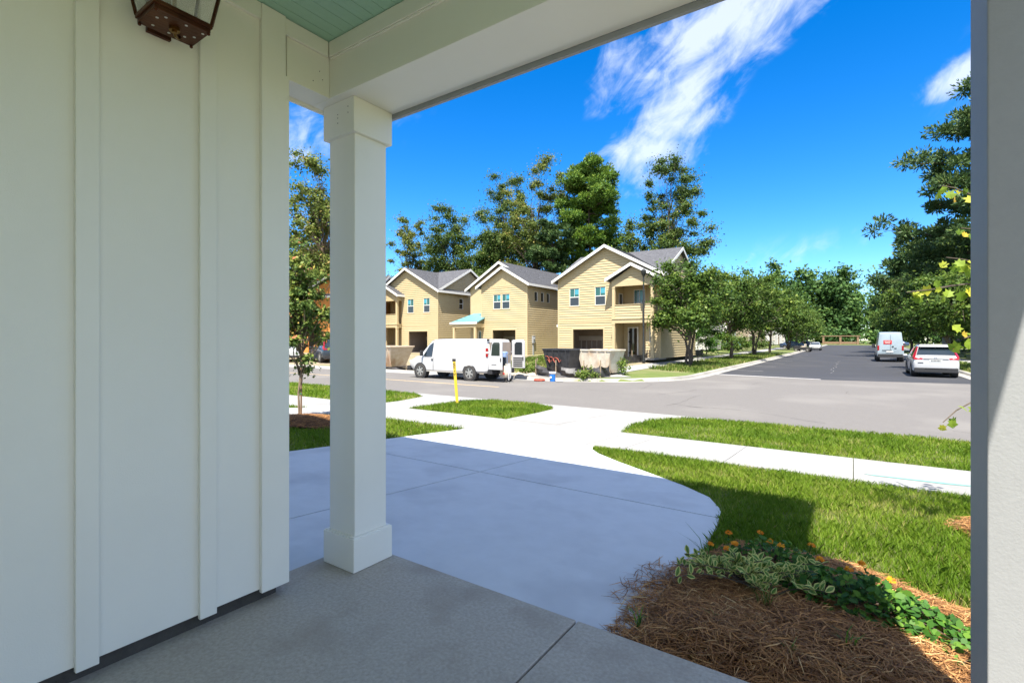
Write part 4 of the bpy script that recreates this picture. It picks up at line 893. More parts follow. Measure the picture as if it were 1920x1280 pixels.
# ------------------------------------------------------------------ vehicles
def vehicle(name, label, cat, loc, rz, st, paint, wheels, wr=.34, group=None, glass=(), front=True, scale=1, dark_roof=None, ring=None, lower=True, wheel_x=None, low_trim=True):
    """st: stations (y, zb, zbelt, ztop, w, wt) rear(-y) to front(+y)"""
    V = thing(name, label, cat, loc, rz, group); V.scale = (scale,)*3
    def rg(s):
        y, zb, zl, zt, w_, wt_ = s; zm = zb+(zl-zb)*.55
        half = [(w_*.90, zb), (w_*.985, zb+.10), (w_, zm), (w_*.985, zl), (wt_+(w_*.985-wt_)*.06, zt-.05), (wt_*.9, zt), (wt_*.45, zt+.012)]
        return [(-x, y, z) for x, z in half]+[(x, y, z) for x, z in reversed(half)]
    b = MB(); b.loft([rg(s) for s in st]); body = b.build('body', paint, V, smooth=True)
    W_ = wheel_x or st[len(st)//2][4]-.12
    for y in wheels:
        for s in (-1, 1):
            ar = MB(); ar.tube([(s*(W_-.14), y, wr), (s*(st[len(st)//2][4]+.004), y, wr)], wr+.055, 24); ar.build('wheel_arch', M['black_plastic'], V)
            ty = MB(); x0, x1 = s*(W_-.08), s*(W_+.145)
            ty.loft([[(x, y+r*math.cos(2*math.pi*k/24), wr+r*math.sin(2*math.pi*k/24)) for k in range(24)] for x, r in ((x0, wr*.8), (x0+s*.02, wr), (x1-s*.03, wr), (x1, wr*.93), (x1, wr*.66), (x1-s*.03, wr*.64))]); tw = ty.build('wheel', M['tyre'], V, smooth=True)
            rm = MB(); xr = x1-s*.02; rm.cyl((xr, y, wr), wr*.17, s*.02, 'x', 12); rm.cyl((xr-s*.045, y, wr), wr*.60, s*.012, 'x', 20)
            for k in range(6):
                a = k*math.pi/3+.3; c, sn = math.cos(a), math.sin(a); p = lambda r, t, xx: (xx, y+c*r-sn*t, wr+sn*r+c*t)
                rm.hexa([p(wr*.12, -.05, xr-.01*s), p(wr*.63, -.04, xr-.01*s), p(wr*.63, .04, xr-.01*s), p(wr*.12, .05, xr-.01*s)], [p(wr*.12, -.045, xr+.012*s), p(wr*.63, -.035, xr+.008*s), p(wr*.63, .035, xr+.008*s), p(wr*.12, .045, xr+.012*s)])
            rm.loft([[(xx, y+r*math.cos(2*math.pi*k/24), wr+r*math.sin(2*math.pi*k/24)) for k in range(24)] for xx, r in ((xr-s*.03, wr*.62), (xr+s*.008, wr*.66), (xr+s*.008, wr*.60), (xr-s*.03, wr*.58))], cap=False)
            rm.build('rim', M['alloy'], tw)
    def side_pt(y, f, s, o_=.006):
        for a, c in zip(st, st[1:]):
            if a[0] <= y <= c[0]:
                t = (y-a[0])/(c[0]-a[0]+1e-9); m_ = [a[i]+(c[i]-a[i])*t for i in range(6)]; break
        xl_, xt_ = m_[4]*.985, m_[5]+(m_[4]*.985-m_[5])*.06; zl, zt = m_[2], m_[3]-.05
        return (s*(xl_+(xt_-xl_)*f+o_), y, zl+(zt-zl)*f)
    for (y0, y1, y2, y3) in glass:      # bottom rear, bottom front, top front, top rear
        for s in (-1, 1):
            gq = MB(); a = [side_pt(y0, .06, s), side_pt(y1, .06, s), side_pt(y2, .88, s), side_pt(y3, .88, s)]; i_ = [(p[0]-s*.02, p[1], p[2]) for p in a]; gq.hexa(i_, a); gq.build('side_window', M['car_glass'], V)
    V['_w'] = 0; del V['_w']
    return V, rg, body
def cross_glass(V, s0, s1, name='windscreen', f0=.12, f1=.9, inset=.06, m=None, o_=.012):
    """glass between two stations across the car (windscreen or rear window)"""
    def p(s, x, f, t): return None
    y0, z0, w0 = s0; y1, z1, w1 = s1
    a = (y0+(y1-y0)*f0, z0+(z1-z0)*f0, w0+(w1-w0)*f0-inset); b = (y0+(y1-y0)*f1, z0+(z1-z0)*f1, w0+(w1-w0)*f1-inset)
    nrm = Vector((0, -(z1-z0), (y1-y0))).normalized(); nrm = nrm if nrm.z > 0 else -nrm
    g_ = MB(); q = [(-a[2], a[0], a[1]), (a[2], a[0], a[1]), (b[2], b[0], b[1]), (-b[2], b[0], b[1])]
    up = [(x, y+nrm.y*o_, z+nrm.z*o_) for x, y, z in q]; dn = [(x, y-nrm.y*.03, z-nrm.z*.03) for x, y, z in q]
    g_.hexa(dn, up); return g_.build(name, m or M['car_glass'], V)
SUVST = [(-2.30, .50, .80, .93, .80, .74), (-2.26, .34, .98, 1.08, .88, .78), (-2.18, .27, 1.02, 1.12, .925, .80), (-1.74, .25, 1.03, 1.60, .93, .66), (-1.55, .25, 1.03, 1.66, .93, .655), (-.6, .25, 1.03, 1.70, .93, .66), (.35, .25, 1.0, 1.63, .93, .64),
         (1.18, .25, .97, 1.06, .93, .72), (2.0, .30, .84, .95, .90, .68), (2.28, .42, .70, .78, .82, .62)]
suvglass = [(-1.62, -.75, -.75, -1.50), (-.70, .22, .14, -.70), (.27, .98, .35, .19)]
def suv(label, loc, rz, paint, name='suv', scale=1.0, detail=False, cat='suv', group=None):
    V, rg, body = vehicle(name, label, cat, loc, rz, SUVST, M[paint], (-1.36, 1.34), .36, glass=suvglass, scale=scale, group=group)
    cross_glass(V, (1.18, 1.08, .72), (.35, 1.64, .64), 'windscreen', .06, .92, .03); cross_glass(V, (-2.18, 1.13, .80), (-1.74, 1.61, .66), 'rear_window', .04, .93, .03)
    lw = MB(); lw.box(-.86, .86, -2.335, -2.12, .26, .50); lw.box(-.80, .80, 2.12, 2.30, .30, .48); lw.box(-.945, -.90, -1.0, 1.0, .20, .34); lw.box(.90, .945, -1.0, 1.0, .20, .34); lw.build_each('bumper_trim', M['black_plastic'], V, bevel=.02)
    pl = MB(); pl.box(-.26, .26, -2.312, -2.285, .80, .93); p = pl.build('licence_plate', M['plate'], V)
    for s in (-1, 1):
        t = MB(); t.hexa([(s*.93, -2.14, .98), (s*.88, -2.29, .92), (s*.52, -2.315, .93), (s*.52, -2.29, 1.0)], [(s*.93, -2.10, 1.06), (s*.885, -2.24, 1.05), (s*.52, -2.295, 1.0), (s*.52, -2.25, 1.0)]); t.build('tail_light', M['red_lamp'], V)
        t = MB(); t.hexa([(s*.925, -2.16, 1.04), (s*.81, -2.225, 1.04), (s*.665, -1.80, 1.58), (s*.71, -1.77, 1.56)], [(s*.93, -2.10, 1.05), (s*.84, -2.235, 1.06), (s*.69, -1.82, 1.60), (s*.735, -1.74, 1.57)]); t.build('tail_light', M['red_lamp'], V)
        t = MB(); t.hexa([(s*.55, 2.20, .62), (s*.84, 2.10, .62), (s*.87, 1.98, .62), (s*.55, 2.1, .62)], [(s*.55, 2.19, .76), (s*.84, 2.08, .78), (s*.87, 1.96, .80), (s*.55, 2.05, .78)]); t.build('headlight', M['clear_lamp'], V)
        t = MB(); t.ball((s*1.02, .86, 1.06), .10, 8, (1.1, .6, .8)); t.build('mirror', M[paint], V, smooth=True)
        if detail:
            r = MB(); r.tube([(s*.60, -1.5, 1.69), (s*.61, -.9, 1.735), (s*.60, .2, 1.70)], .018, 6); r.build('roof_rail', M['black_plastic'], V)
            c = MB(); c.hexa([(s*.80, -2.262, .99), (s*.66, -2.29, .98), (s*.66, -2.29, 1.0), (s*.80, -2.25, 1.01)], [(s*.82, -2.235, 1.05), (s*.70, -2.27, 1.04), (s*.70, -2.26, 1.05), (s*.82, -2.22, 1.055)]); c.build('reversing_lamp', M['clear_lamp'], V)
    if detail:
        d = MB(); d.box(-.50, .50, -2.312, -2.27, .925, .965); d.build('handle_strip', M['black_plastic'], V)
        e = MB()
        for s in (-1, 1): e.hexa([(s*.05, -2.302, .985), (s*.03, -2.302, .985), (s*.03, -2.28, .985), (s*.05, -2.28, .985)], [(s*.065, -2.285, 1.065), (s*.045, -2.285, 1.065), (s*.045, -2.25, 1.065), (s*.065, -2.25, 1.065)])
        e.box(-.045, .045, -2.294, -2.26, 1.018, 1.034); e.build('rear_emblem', M['chrome'], V)
        n_ = MB(); n_.box(-.72, -.50, -2.318, -2.29, .745, .775); n_.build('model_lettering', M['black_plastic'], V)
        for k in range(7): 
            q = MB(); q.box(-.19+k*.055, -.155+k*.055, -2.317, -2.312, .835, .895); q.build('plate_digit', M['dark_paint'], p)
        sp_ = MB(); sp_.hexa([(-.64, -1.98, 1.575), (.64, -1.98, 1.575), (.64, -1.7, 1.65), (-.64, -1.7, 1.65)], [(-.63, -1.97, 1.60), (.63, -1.97, 1.60), (.62, -1.7, 1.69), (-.62, -1.7, 1.69)]); sp_.build('spoiler', M[paint], V, bevel=.01)
        at_ = MB(); at_.hexa([(-.02, -1.35, 1.70), (.02, -1.35, 1.70), (.02, -1.15, 1.70), (-.02, -1.15, 1.70)], [(-.008, -1.38, 1.79), (.008, -1.38, 1.79), (.008, -1.33, 1.79), (-.008, -1.33, 1.79)]); at_.build('antenna', M[paint], V)
        ct = MB(); ct.box(-.45, .45, -2.335, -2.32, .435, .455); ct.build('bumper_strip', M['chrome'], V)
    return V
SEDST = [(-2.30, .45, .72, .86, .80, .70), (-2.2, .28, .86, .98, .88, .74), (-1.75, .22, .92, 1.02, .91, .74), (-1.15, .2, .93, 1.36, .91, .60), (-.3, .2, .93, 1.44, .91, .60), (.45, .2, .91, 1.34, .91, .60), (1.15, .2, .88, .97, .90, .72), (2.0, .26, .74, .84, .87, .66), (2.28, .4, .6, .68, .78, .6)]
def sedan(label, loc, rz, paint, scale=1.0, group=None):
    V, rg, body = vehicle('car', label, 'car', loc, rz, SEDST, M[paint], (-1.36, 1.36), .32, glass=[(-1.25, -.42, -.42, -1.10), (-.37, .95, .40, -.37)], scale=scale, group=group)
    cross_glass(V, (1.15, .99, .72), (.45, 1.35, .60), 'windscreen', .06, .93, .03); cross_glass(V, (-1.75, 1.03, .74), (-1.15, 1.37, .60), 'rear_window', .06, .93, .03)
    for s in (-1, 1):
        t = MB(); t.box(s*.55, s*.86, -2.27, -2.1, .70, .86); t.build('tail_light', M['red_lamp'], V)
        t = MB(); t.box(s*.5, s*.80, 2.12, 2.26, .58, .70); t.build('headlight', M['clear_lamp'], V)
    t = MB(); t.box(-.26, .26, -2.31, -2.28, .62, .74); t.build('licence_plate', M['plate'], V)
    return V
# white cargo van facing left
VST = [(-2.68, .50, 1.12, 1.96, .93, .80), (-2.64, .44, 1.14, 2.02, .97, .83), (-2.45, .40, 1.15, 2.05, .985, .85), (-.5, .36, 1.15, 2.07, .99, .86), (.75, .36, 1.15, 2.05, .99, .85), (1.12, .36, 1.15, 1.99, .985, .82), (1.3, .36, 1.15, 1.86, .98, .80),
       (1.95, .38, 1.10, 1.27, .98, .82), (2.05, .38, 1.09, 1.20, .975, .80), (2.45, .42, 1.00, 1.12, .96, .78), (2.66, .50, .88, 1.02, .92, .74), (2.72, .56, .74, .84, .88, .72)]
CV, rg_, body_ = vehicle('cargo_van', 'white cargo van parked with its rear doors open before the yellow houses', 'van', (-17.05, 19.82, -.70), rad(90), VST, M['van_white'], (-1.5, 1.86), .385, wheel_x=.86)
# local +y is the van's nose (world -X); local +x is world +Y (far side), local -x faces the camera
for s in (-1, 1):
    q = [(s*.978, 1.0, 1.17), (s*.976, 1.62, 1.17), (s*.845, 1.28, 1.72), (s*.838, 1.02, 1.88), (s*.845, .98, 1.84)]
    gq = MB(); gq.loft([[(x-s*.02, y, z) for x, y, z in q], [(x+s*.022, y, z) for x, y, z in q]]); gq.build('door_window', M['car_glass'], CV)
    gq = MB(); gq.box(s*.992, s*1.003, .90, .915, .42, 1.9) if False else gq.box(s*.9895, s*.9975, .905, .92, .45, 1.15); gq.build('door_seam', M['black_plastic'], CV)
    gq = MB(); gq.box(s*.992, s*1.02, .93, 1.05, .98, 1.03) ; gq.build('door_handle', M['black_plastic'], CV)
    gq = MB(); gq.box(s*1.0, s*1.18, 1.60, 1.70, 1.18, 1.46); gq.build('mirror', M['black_plastic'], CV, bevel=.02)
    gq = MB(); gq.box(s*.955, s*.995, -2.66, -2.52, 1.20, 1.62); tl = gq.build('tail_light', M['red_lamp'], CV, bevel=.01)
    gq = MB(); gq.box(s*.95, s*1.0, -2.665, -2.515, 1.37, 1.45); gq.build('reversing_lamp', M['clear_lamp'], tl)
    gq = MB(); gq.box(s*.62, s*.9, 2.60, 2.725, .78, .92); gq.build('headlight', M['clear_lamp'], CV, bevel=.01)
cross_glass(CV, (1.95, 1.28, .82), (1.3, 1.87, .80), 'windscreen', .03, .97, .05)
b = MB(); b.box(-.97, .97, 2.60, 2.84, .42, .64); b.build('front_bumper', M['black_plastic'], CV, bevel=.03)
b = MB(); b.box(-.96, .96, -2.88, -2.60, .36, .60); b.build('rear_bumper', M['black_plastic'], CV, bevel=.03)
b = MB(); b.box(-.62, .62, 2.70, 2.735, .62, .80); b.build('grille', M['black_plastic'], CV)
b = MB(); b.box(-.86, .86, -2.715, -2.60, .62, 1.90); b.build('cargo_opening', M['interior_dark'], CV)
b = MB(); b.box(-.99, -.965, -1.1, 1.4, .37, .43); b.box(.965, .99, -1.1, 1.4, .37, .43); b.build_each('sill', M['kerb_concrete'], CV)
def rear_door(x, flip, inner):
    """door panel hinged at the body corner and swung straight back"""
    y0, y1 = -2.72, -3.50; out = [(y0, .60), (y0, 1.98), (y0-.10, 2.02), (y1+.10, 2.02), (y1, 1.94), (y1, .60)]
    if not inner: out = [(y0, .60), (y0-.02, 1.20), (y0-.20, 1.94), (y0-.28, 2.02), (y1+.08, 2.02), (y1, 1.94), (y1, .60)]
    d = MB(); t = .06
    d.prism(out, 'x', x-t/2, x+t/2); D_ = d.build('rear_door', M['van_white'], CV, bevel=.012)
    wq = MB(); f = -1
    w0, w1 = ((y0-.18, y1+.14) if inner else (y0-.14, y1+.14))
    pts = [(w0, 1.27), (w0-(0 if inner else .06), 1.80), (w0-.10-(0 if inner else .06), 1.90), (w1+.05, 1.90), (w1, 1.85), (w1, 1.27)]
    wq.prism(pts, 'x', x-t/2-.006, x+t/2+.006); wq.build('door_glass', M['car_glass'], D_)
    if inner:
        r = MB()
        for k in range(5): r.box(x-t/2-.012, x-t/2-.001, y0-.10, y1+.12, .68+k*.10, .73+k*.10)
        r.build_each('door_liner_slat', M['black_plastic'], D_)
    else:
        r = MB()
        for k in range(9): r.box(x-t/2-.004, x-t/2-.001, y0-.16-k*.032, y0-.182-k*.032, .82, .86)
        r.build('door_lettering', M['black_plastic'], D_)
    h = MB(); h.box(x-t/2-.03, x-t/2-.001, y1+.06, y1+.10, 1.0, 1.16); h.build('door_handle', M['black_plastic'], D_)
rear_door(-.96, False, False); rear_door(.96, True, True)
b = MB(); b.box(-.93, -.90, -2.70, -2.55, 1.96, 2.06); b.build('door_hinge', M['black_plastic'], CV)
# gear hanging at the back of the van
gx = -14.35+.62
b = MB(); rr = random.Random(4)
b.loft([[(gx-.36+.10*k+.03*rr.random(), 19.35+.05*math.sin(k*2+i), z) for k in range(7)]+[(gx-.36+.10*k, 19.47+.05*math.sin(k*2+i), z) for k in reversed(range(7))] for i, z in enumerate((-.52, -.40, -.2, 0, .18))])
tag(b.build('dust_sheet', M['cloth_white'], smooth=True), 'crumpled white sheet hanging below the open rear doors of the cargo van', 'sheet')
b = MB(); b.ball((gx+.06, 19.22, -.20), .26, 12, (1, .45, 1.15)); tag(b.build('tool_sack', M['bin_beige'], smooth=True), 'beige and red sack hanging behind the cargo van', 'sack')
b = MB(); b.ball((gx-.05, 19.08, -.02), .10, 8, (1.2, .35, 1.0)); b.ball((gx+.1, 19.06, -.28), .06, 8, (1.2, .35, 1.0)); tag(b.build('red_rag', M['bag_red'], smooth=True), 'red rag lying over the beige sack behind the van', 'rag')
b = MB(); b.box(gx-.42, gx-.12, 19.5, 19.75, .05, .75); tag(b.build('work_shirt', M['cloth_blue'], bevel=.05), 'light blue jacket hanging inside the open back of the van', 'jacket')
b = MB(); b.box(gx-.28, gx+.02, 19.25, 19.45, .08, .5); tag(b.build('tool_bag', M['dark_paint'], bevel=.05), 'dark tool bag between the open rear doors of the van', 'bag')
t_ = thing('hand_truck', 'silver hand truck standing upright between the open rear doors of the van', 'hand truck', (gx+.12, 19.3, -.70))
b = MB(); b.tube([(-.0, 0, .1), (0, 0, 1.32), (0, .14, 1.40), (0, .28, 1.32), (0, .28, .1)], .018, 6); b.tube([(0, 0, .5), (0, .28, .5)], .012, 6); b.tube([(0, 0, .9), (0, .28, .9)], .012, 6); b.build('frame', M['alloy'], t_)
b = MB(); b.box(0, .22, .0, .28, .0, .02); b.build('toe_plate', M['alloy'], t_)
for s in (-.05, .33):
    b = MB(); b.cyl((-.05, s-.02, .11), .11, .04, 'y', 16); b.build('wheel', M['tyre'], t_)
b = MB(); b.tube([(gx+.38, 19.1, -.58), (gx+.30, 19.15, .1)], .014, 6); tag(b.build('pole', M['cloth_white']), 'thin white pole leaning behind the van beside the beige sack', 'pole')

suv('white suv parked at the right kerb, seen from behind', (3.62, 36.9, -.70), rad(0), 'suv_white', 'suv', 1.04, True)
# delivery van further along
DST = [(-2.95, .55, 1.2, 2.50, .90, .74), (-2.9, .48, 1.25, 2.62, .96, .78), (-2.6, .42, 1.25, 2.70, .985, .80), (.8, .42, 1.2, 2.70, .99, .80), (1.4, .42, 1.15, 2.45, .985, .74), (2.05, .45, 1.1, 1.35, .96, .76), (2.75, .5, .9, 1.05, .9, .70)]
DV, _, _ = vehicle('delivery_van', 'tall pale delivery van with a red rear sticker parked beyond the white suv', 'van', (2.75, 59.0, -.70), 0, DST, M['van_silver'], (-1.75, 1.8), .36)
b = MB(); b.box(-.90, .90, -3.08, -2.88, .42, .72); b.build('rear_bumper', M['black_plastic'], DV, bevel=.02)
b = MB(); b.box(-.50, .10, -2.975, -2.93, 1.62, 1.96); stk = b.build('red_sticker', M['red_sticker'], DV)
b = MB()
for k in range(8): b.box(-.42+k*.055, -.385+k*.055, -2.982, -2.976, 1.80, 1.88)
for k in range(6): b.box(-.36+k*.055, -.325+k*.055, -2.982, -2.976, 1.69, 1.75)
b.build('sticker_lettering', M['cloth_white'], stk)
for s in (-1, 1):
    b = MB(); b.box(s*.80, s*.95, -2.97, -2.84, 1.05, 1.48); b.build('tail_light', M['red_lamp'], DV, bevel=.02)
    b = MB(); b.box(s*.99, s*1.25, 1.4, 1.5, 1.25, 1.6); b.build('mirror', M['black_plastic'], DV)
b = MB(); b.box(-.008, .008, -2.968, -2.93, .75, 2.45); b.build('door_seam', M['black_plastic'], DV)
b = MB(); b.box(-.30, .20, -2.985, -2.96, .86, 1.0); b.build('licence_plate', M['plate'], DV)
b = MB(); b.box(.1, .24, -2.99, -2.95, 1.36, 1.44); b.box(.28, .44, -2.985, -2.95, 1.22, 1.27); b.box(-.6, .1, -2.985, -2.95, 1.04, 1.08); b.build('door_handle', M['black_plastic'], DV)
cross_glass(DV, (2.05, 1.38, .76), (1.4, 2.44, .74), 'windscreen', .05, .95, .05)

suv('dark blue suv in a driveway at the right edge of the road', (14.6, 71.5, .1), rad(200), 'dark_paint', 'suv', 1.0)
suv('teal suv facing the street behind the second street tree', (-16.0, 66.5-14, -.2), rad(-120), 'teal_paint', 'suv', 1.0)
suv('pale teal pickup like suv between the second and third street trees', (-15.2, 79, -.2), rad(-150), 'teal_paint', 'suv', 1.0)
sedan('silver sedan parked at the left kerb far along the road', (-5.6, 104, -.60), rad(180), 'silver_paint')
sedan('blue sedan on the driveway behind the far silver sedan', (-9.8, 112, -.45), rad(-90), 'blue_paint')
sedan('dark blue sedan at the left end of the road', (-8.3, 130, -.50), rad(-90), 'blue_paint')
sedan('black sedan parked across the right end of the road, nearer of the two', (6.4, 132, -.45), rad(90), 'dark_paint', 1.05)
sedan('dark sedan parked at the right end of the road beside a black sedan', (8.2, 146, -.42), rad(90), 'blue_paint', 1.05)
suv('silver pickup truck front left of the young tree across the street', (-40.5, 24.6, -.5), rad(-125), 'silver_paint', 'pickup_truck', 1.05, cat='truck')
suv('dark truck parked right of the young tree across the street', (-36.6, 25.6, -.5), rad(70), 'dark_paint', 'pickup_truck', 1.1, cat='truck')
# black utility cart at the left kerb
UC = thing('utility_cart', 'black open utility cart parked at the left kerb before the silver sedan', 'cart', (-6.6, 91, -.63), rad(80))
b = MB(); b.box(-.6, .6, -1.2, 1.2, .35, .72); b.box(-.55, .55, .5, 1.1, .72, .95); b.build('body', M['black_plastic'], UC, bevel=.05)
b = MB(); b.box(-.5, .5, -.3, .1, .72, .9); b.box(-.5, .5, -.4, -.3, .72, 1.25); b.build('seat', M['bin_beige'], UC, bevel=.04)
for y in (-.8, .8):
    for s in (-1, 1):
        b = MB(); b.cyl((s*.5, y, .3), .3, s*.22, 'x', 18); wv = b.build('wheel', M['tyre'], UC); b = MB(); b.cyl((s*.725, y, .3), .14, s*.01, 'x', 14); b.build('rim', M['alloy'], wv)

# ------------------------------------------------------------------ dumpsters, silt fence, street things
def bin_(label, loc, rz, m, L_, W_, h_, group='dumpsters on the building site', taper=.16):
    B = thing('dumpster', label, 'dumpster', loc, rz, group); b = MB(); t = .05
    def rr_(hx, hy, z): return [(-hx, -hy, z), (hx, -hy, z), (hx, hy, z), (-hx, hy, z)]
    b.loft([rr_(L_/2-taper*1.6, W_/2-taper, .1), rr_(L_/2, W_/2, h_), rr_(L_/2-t, W_/2-t, h_), rr_(L_/2-taper*1.6, W_/2-taper, .2)]); b.build('bin_body', m, B)
    r = MB(); e = .035
    r.box(-L_/2-e, L_/2+e, -W_/2-e, -W_/2+.03, h_-.03, h_+.05); r.box(-L_/2-e, L_/2+e, W_/2-.03, W_/2+e, h_-.03, h_+.05); r.box(-L_/2-e, -L_/2+.03, -W_/2+.031, W_/2-.031, h_-.03, h_+.05); r.box(L_/2-.03, L_/2+e, -W_/2+.031, W_/2-.031, h_-.03, h_+.05); r.build('rim', m, B, bevel=.01)
    q = MB()
    for k in range(4):
        u = -.36+k*.24; q.hexa([(u*L_-.03, -W_/2+taper*.9-.05, .15), (u*L_+.03, -W_/2+taper*.9-.05, .15), (u*L_+.03, -W_/2+taper*.9+.02, .15), (u*L_-.03, -W_/2+taper*.9+.02, .15)], [(u*L_-.03, -W_/2-.03, h_-.05), (u*L_+.03, -W_/2-.03, h_-.05), (u*L_+.03, -W_/2+.03, h_-.05), (u*L_-.03, -W_/2+.03, h_-.05)])
    q.build('rib', m, B)
    return B
BB = bin_('black dumpster with faded orange graffiti behind the black silt fence', (-13.3, 24.6, -.55), rad(-14), M['bin_black'], 2.05, 1.6, 1.32)
gf = MB(); r_ = random.Random(2)
for k in range(9):
    u = -.75+.12*k+.03*r_.random(); z = .95-.25*abs(math.sin(k*1.1)); gf.tube([(u-.1, -.80-.012+0.03, z), (u+.02, -.80+.02, z+.18*math.sin(k*2.1)), (u+.12, -.80+.02, z-.05)], .02, 5)
gf.build('graffiti', M['orange_paint'], BB)
bin_('pale beige dumpster with rust stains right of the black dumpster', (-11.35, 25.0, -.55), rad(-8), M['bin_beige'], 2.1, 1.5, 1.30)
bin_('rust stained tan dumpster left of the cargo van beside the column', (-26.3, 23.4, -.60), rad(-12), M['bin_rusty'], 3.0, 1.8, 1.45, taper=.34)
# silt fence: fabric draped between stakes
def silt(label, pts, h0, h1, seed, name='silt_fence', sag=.25):
    F_ = thing(name, label, 'fence', (0, 0, 0), 0, 'black silt fences round the building site'); r = random.Random(seed); rows = 5; n = (len(pts)-1)*6+1; grid = []
    for i in range(n):
        s = i/6; k = min(len(pts)-2, int(s)); t = s-k; x = pts[k][0]+(pts[k+1][0]-pts[k][0])*t; y = pts[k][1]+(pts[k+1][1]-pts[k][1])*t; zg = land(x, y)-.03; hh = h0+(h1-h0)*i/n; sg = sag*4*t*(1-t)*hh
        grid.append([(x+.05*math.sin(i*1.3+j*1.1)*(j > 0), y+.09*math.sin(i*.9+j*1.7)*(0 < j)+.04*r.random(), zg+(hh-sg)*j/(rows-1)) for j in range(rows)])
    b = MB()
    for off in (0,): b.loft([[p for p in row]+[(p[0], p[1]+.012, p[2]) for p in reversed(row)] for row in grid])
    b.build('fabric', M['silt_fabric'], F_, smooth=True)
    for (x, y) in pts[::1]:
        b = MB(); zg = land(x, y); b.box(x-.02, x+.02, y-.05, y-.01, zg-.1, zg+max(h0, h1)+.18); b.build('stake', M['stud_wood'], F_)
silt('sagging black silt fence in front of the two dumpsters', [(-14.6, 23.7), (-13.7, 22.1), (-12.3, 21.75), (-10.95, 22.15), (-10.4, 22.9), (-10.2, 23.6)], .62, .70, 1)
silt('black silt fence along the sidewalk beside the largest yellow house', [(-10.6, 24.5), (-12.95, 27.0), (-13.1, 29.5), (-13.15, 32), (-13.2, 34.5), (-13.1, 37.5), (-13.1, 41), (-13.1, 45), (-13.2, 50), (-13.2, 55)], .62, .75, 2, sag=.15)
silt('low black silt fence roll along the kerb in front of the tan dumpster', [(-27, 21.9), (-25, 21.75), (-23, 21.75), (-21.2, 21.85), (-19.5, 21.8), (-17.5, 21.9)], .16, .2, 3, sag=.1)
B = thing('bucket', 'blue bucket with white splashes on the street edge', 'bucket', (-12.05, 20.95, -.70)); b = MB()
b.loft([[(r*math.cos(2*math.pi*k/20), r*math.sin(2*math.pi*k/20), z) for k in range(20)] for r, z in ((.13, 0), (.16, .42), (.175, .42), (.175, .45), (.15, .45), (.13, .05))]); b.build('body', M['bucket_blue'], B, smooth=True)
b = MB(); b.loft([[(r*math.cos(2*math.pi*k/20), r*math.sin(2*math.pi*k/20), z) for k in range(20)] for r, z in ((.162, .36), (.180, .40), (.180, .46), (.17, .46))]); b.ball((-.02, -.15, .2), .06, 8, (1, .25, 1)); b.build('label_print', M['cloth_white'], B)
b = MB(); rr = random.Random(9)
for k in range(9): b.ball((-12.62+.20*rr.uniform(-1, 1), 20.75+.16*rr.uniform(-1, 1), -.66+.03*rr.random()), .09+.06*rr.random(), 8, (1.3, 1, .55))
tag(b.build('red_bag', M['bag_red'], smooth=True), 'crumpled red bag lying on the street left of the blue bucket', 'bag')
b = MB()
for k in range(4): b.ball((-11.78+.08*k, 20.92+.05*math.sin(k*2), -.66), .07, 8, (1.2, 1, .6))
tag(b.build('white_rags', M['cloth_white'], smooth=True), 'white rags lying right of the blue bucket', 'rags')
# leaning yellow marker post
YP = thing('marker_post', 'leaning yellow marker post with black cap in the verge', 'post', (-9.9, 11.44, -.63)); b = MB()
lean = lambda z: (-.105*z, .03*z)
b.hexa([(-.05, -.012, -.1), (.05, -.012, -.1), (.05, .012, -.1), (-.05, .012, -.1)], [(-.05+lean(1.32)[0], -.012, 1.32), (.05+lean(1.32)[0], -.012, 1.32), (.05+lean(1.32)[0], .012, 1.32), (-.05+lean(1.32)[0], .012, 1.32)]); b.build('post', M['yellow_post'], YP, bevel=.004)
b = MB(); c = lean(1.36)[0]; b.box(c-.056, c+.056, -.018, .018, 1.30, 1.38); b.build('cap', M['black_rubber'], YP)
b = MB(); rr = random.Random(5)
for k in range(26):
    z = .86+rr.random()*.38; c = lean(z)[0]+rr.uniform(-.03, .03); b.box(c-.012*rr.random()-.004, c+.012*rr.random()+.004, -.0155-.0002*k, -.012, z, z+.01+.02*rr.random())
b.build('printed_text', M['black_rubber'], YP)
# street lamp and sign posts
SLm = thing('street_lamp', 'tall dark lamp post in front of the largest yellow house', 'street lamp', (-12.75, 35.6, -.3)); b = MB(); b.tube([(0, 0, -.1), (0, 0, .5), (0, 0, 6.3)], [.10, .075, .055], 10); b.build('pole', M['lamp_post_metal'], SLm, smooth=True)
b = MB(); b.cyl((0, 0, 0), .16, .12, n=14); b.build('base', M['lamp_post_metal'], SLm)
b = MB(); b.loft([[(r*math.cos(2*math.pi*k/14), r*math.sin(2*math.pi*k/14), z) for k in range(14)] for r, z in ((.07, 6.3), (.15, 6.4), (.2, 6.7), (.05, 6.85))]); b.build('lantern', M['lamp_post_metal'], SLm, smooth=True)
b = MB(); b.tube([(-9.85, 39.5, -.6), (-9.85, 39.5, 1.6)], .03, 8); tag(b.build('sign_post', M['lamp_post_metal']), 'thin metal post just right of the first street tree trunk', 'post')
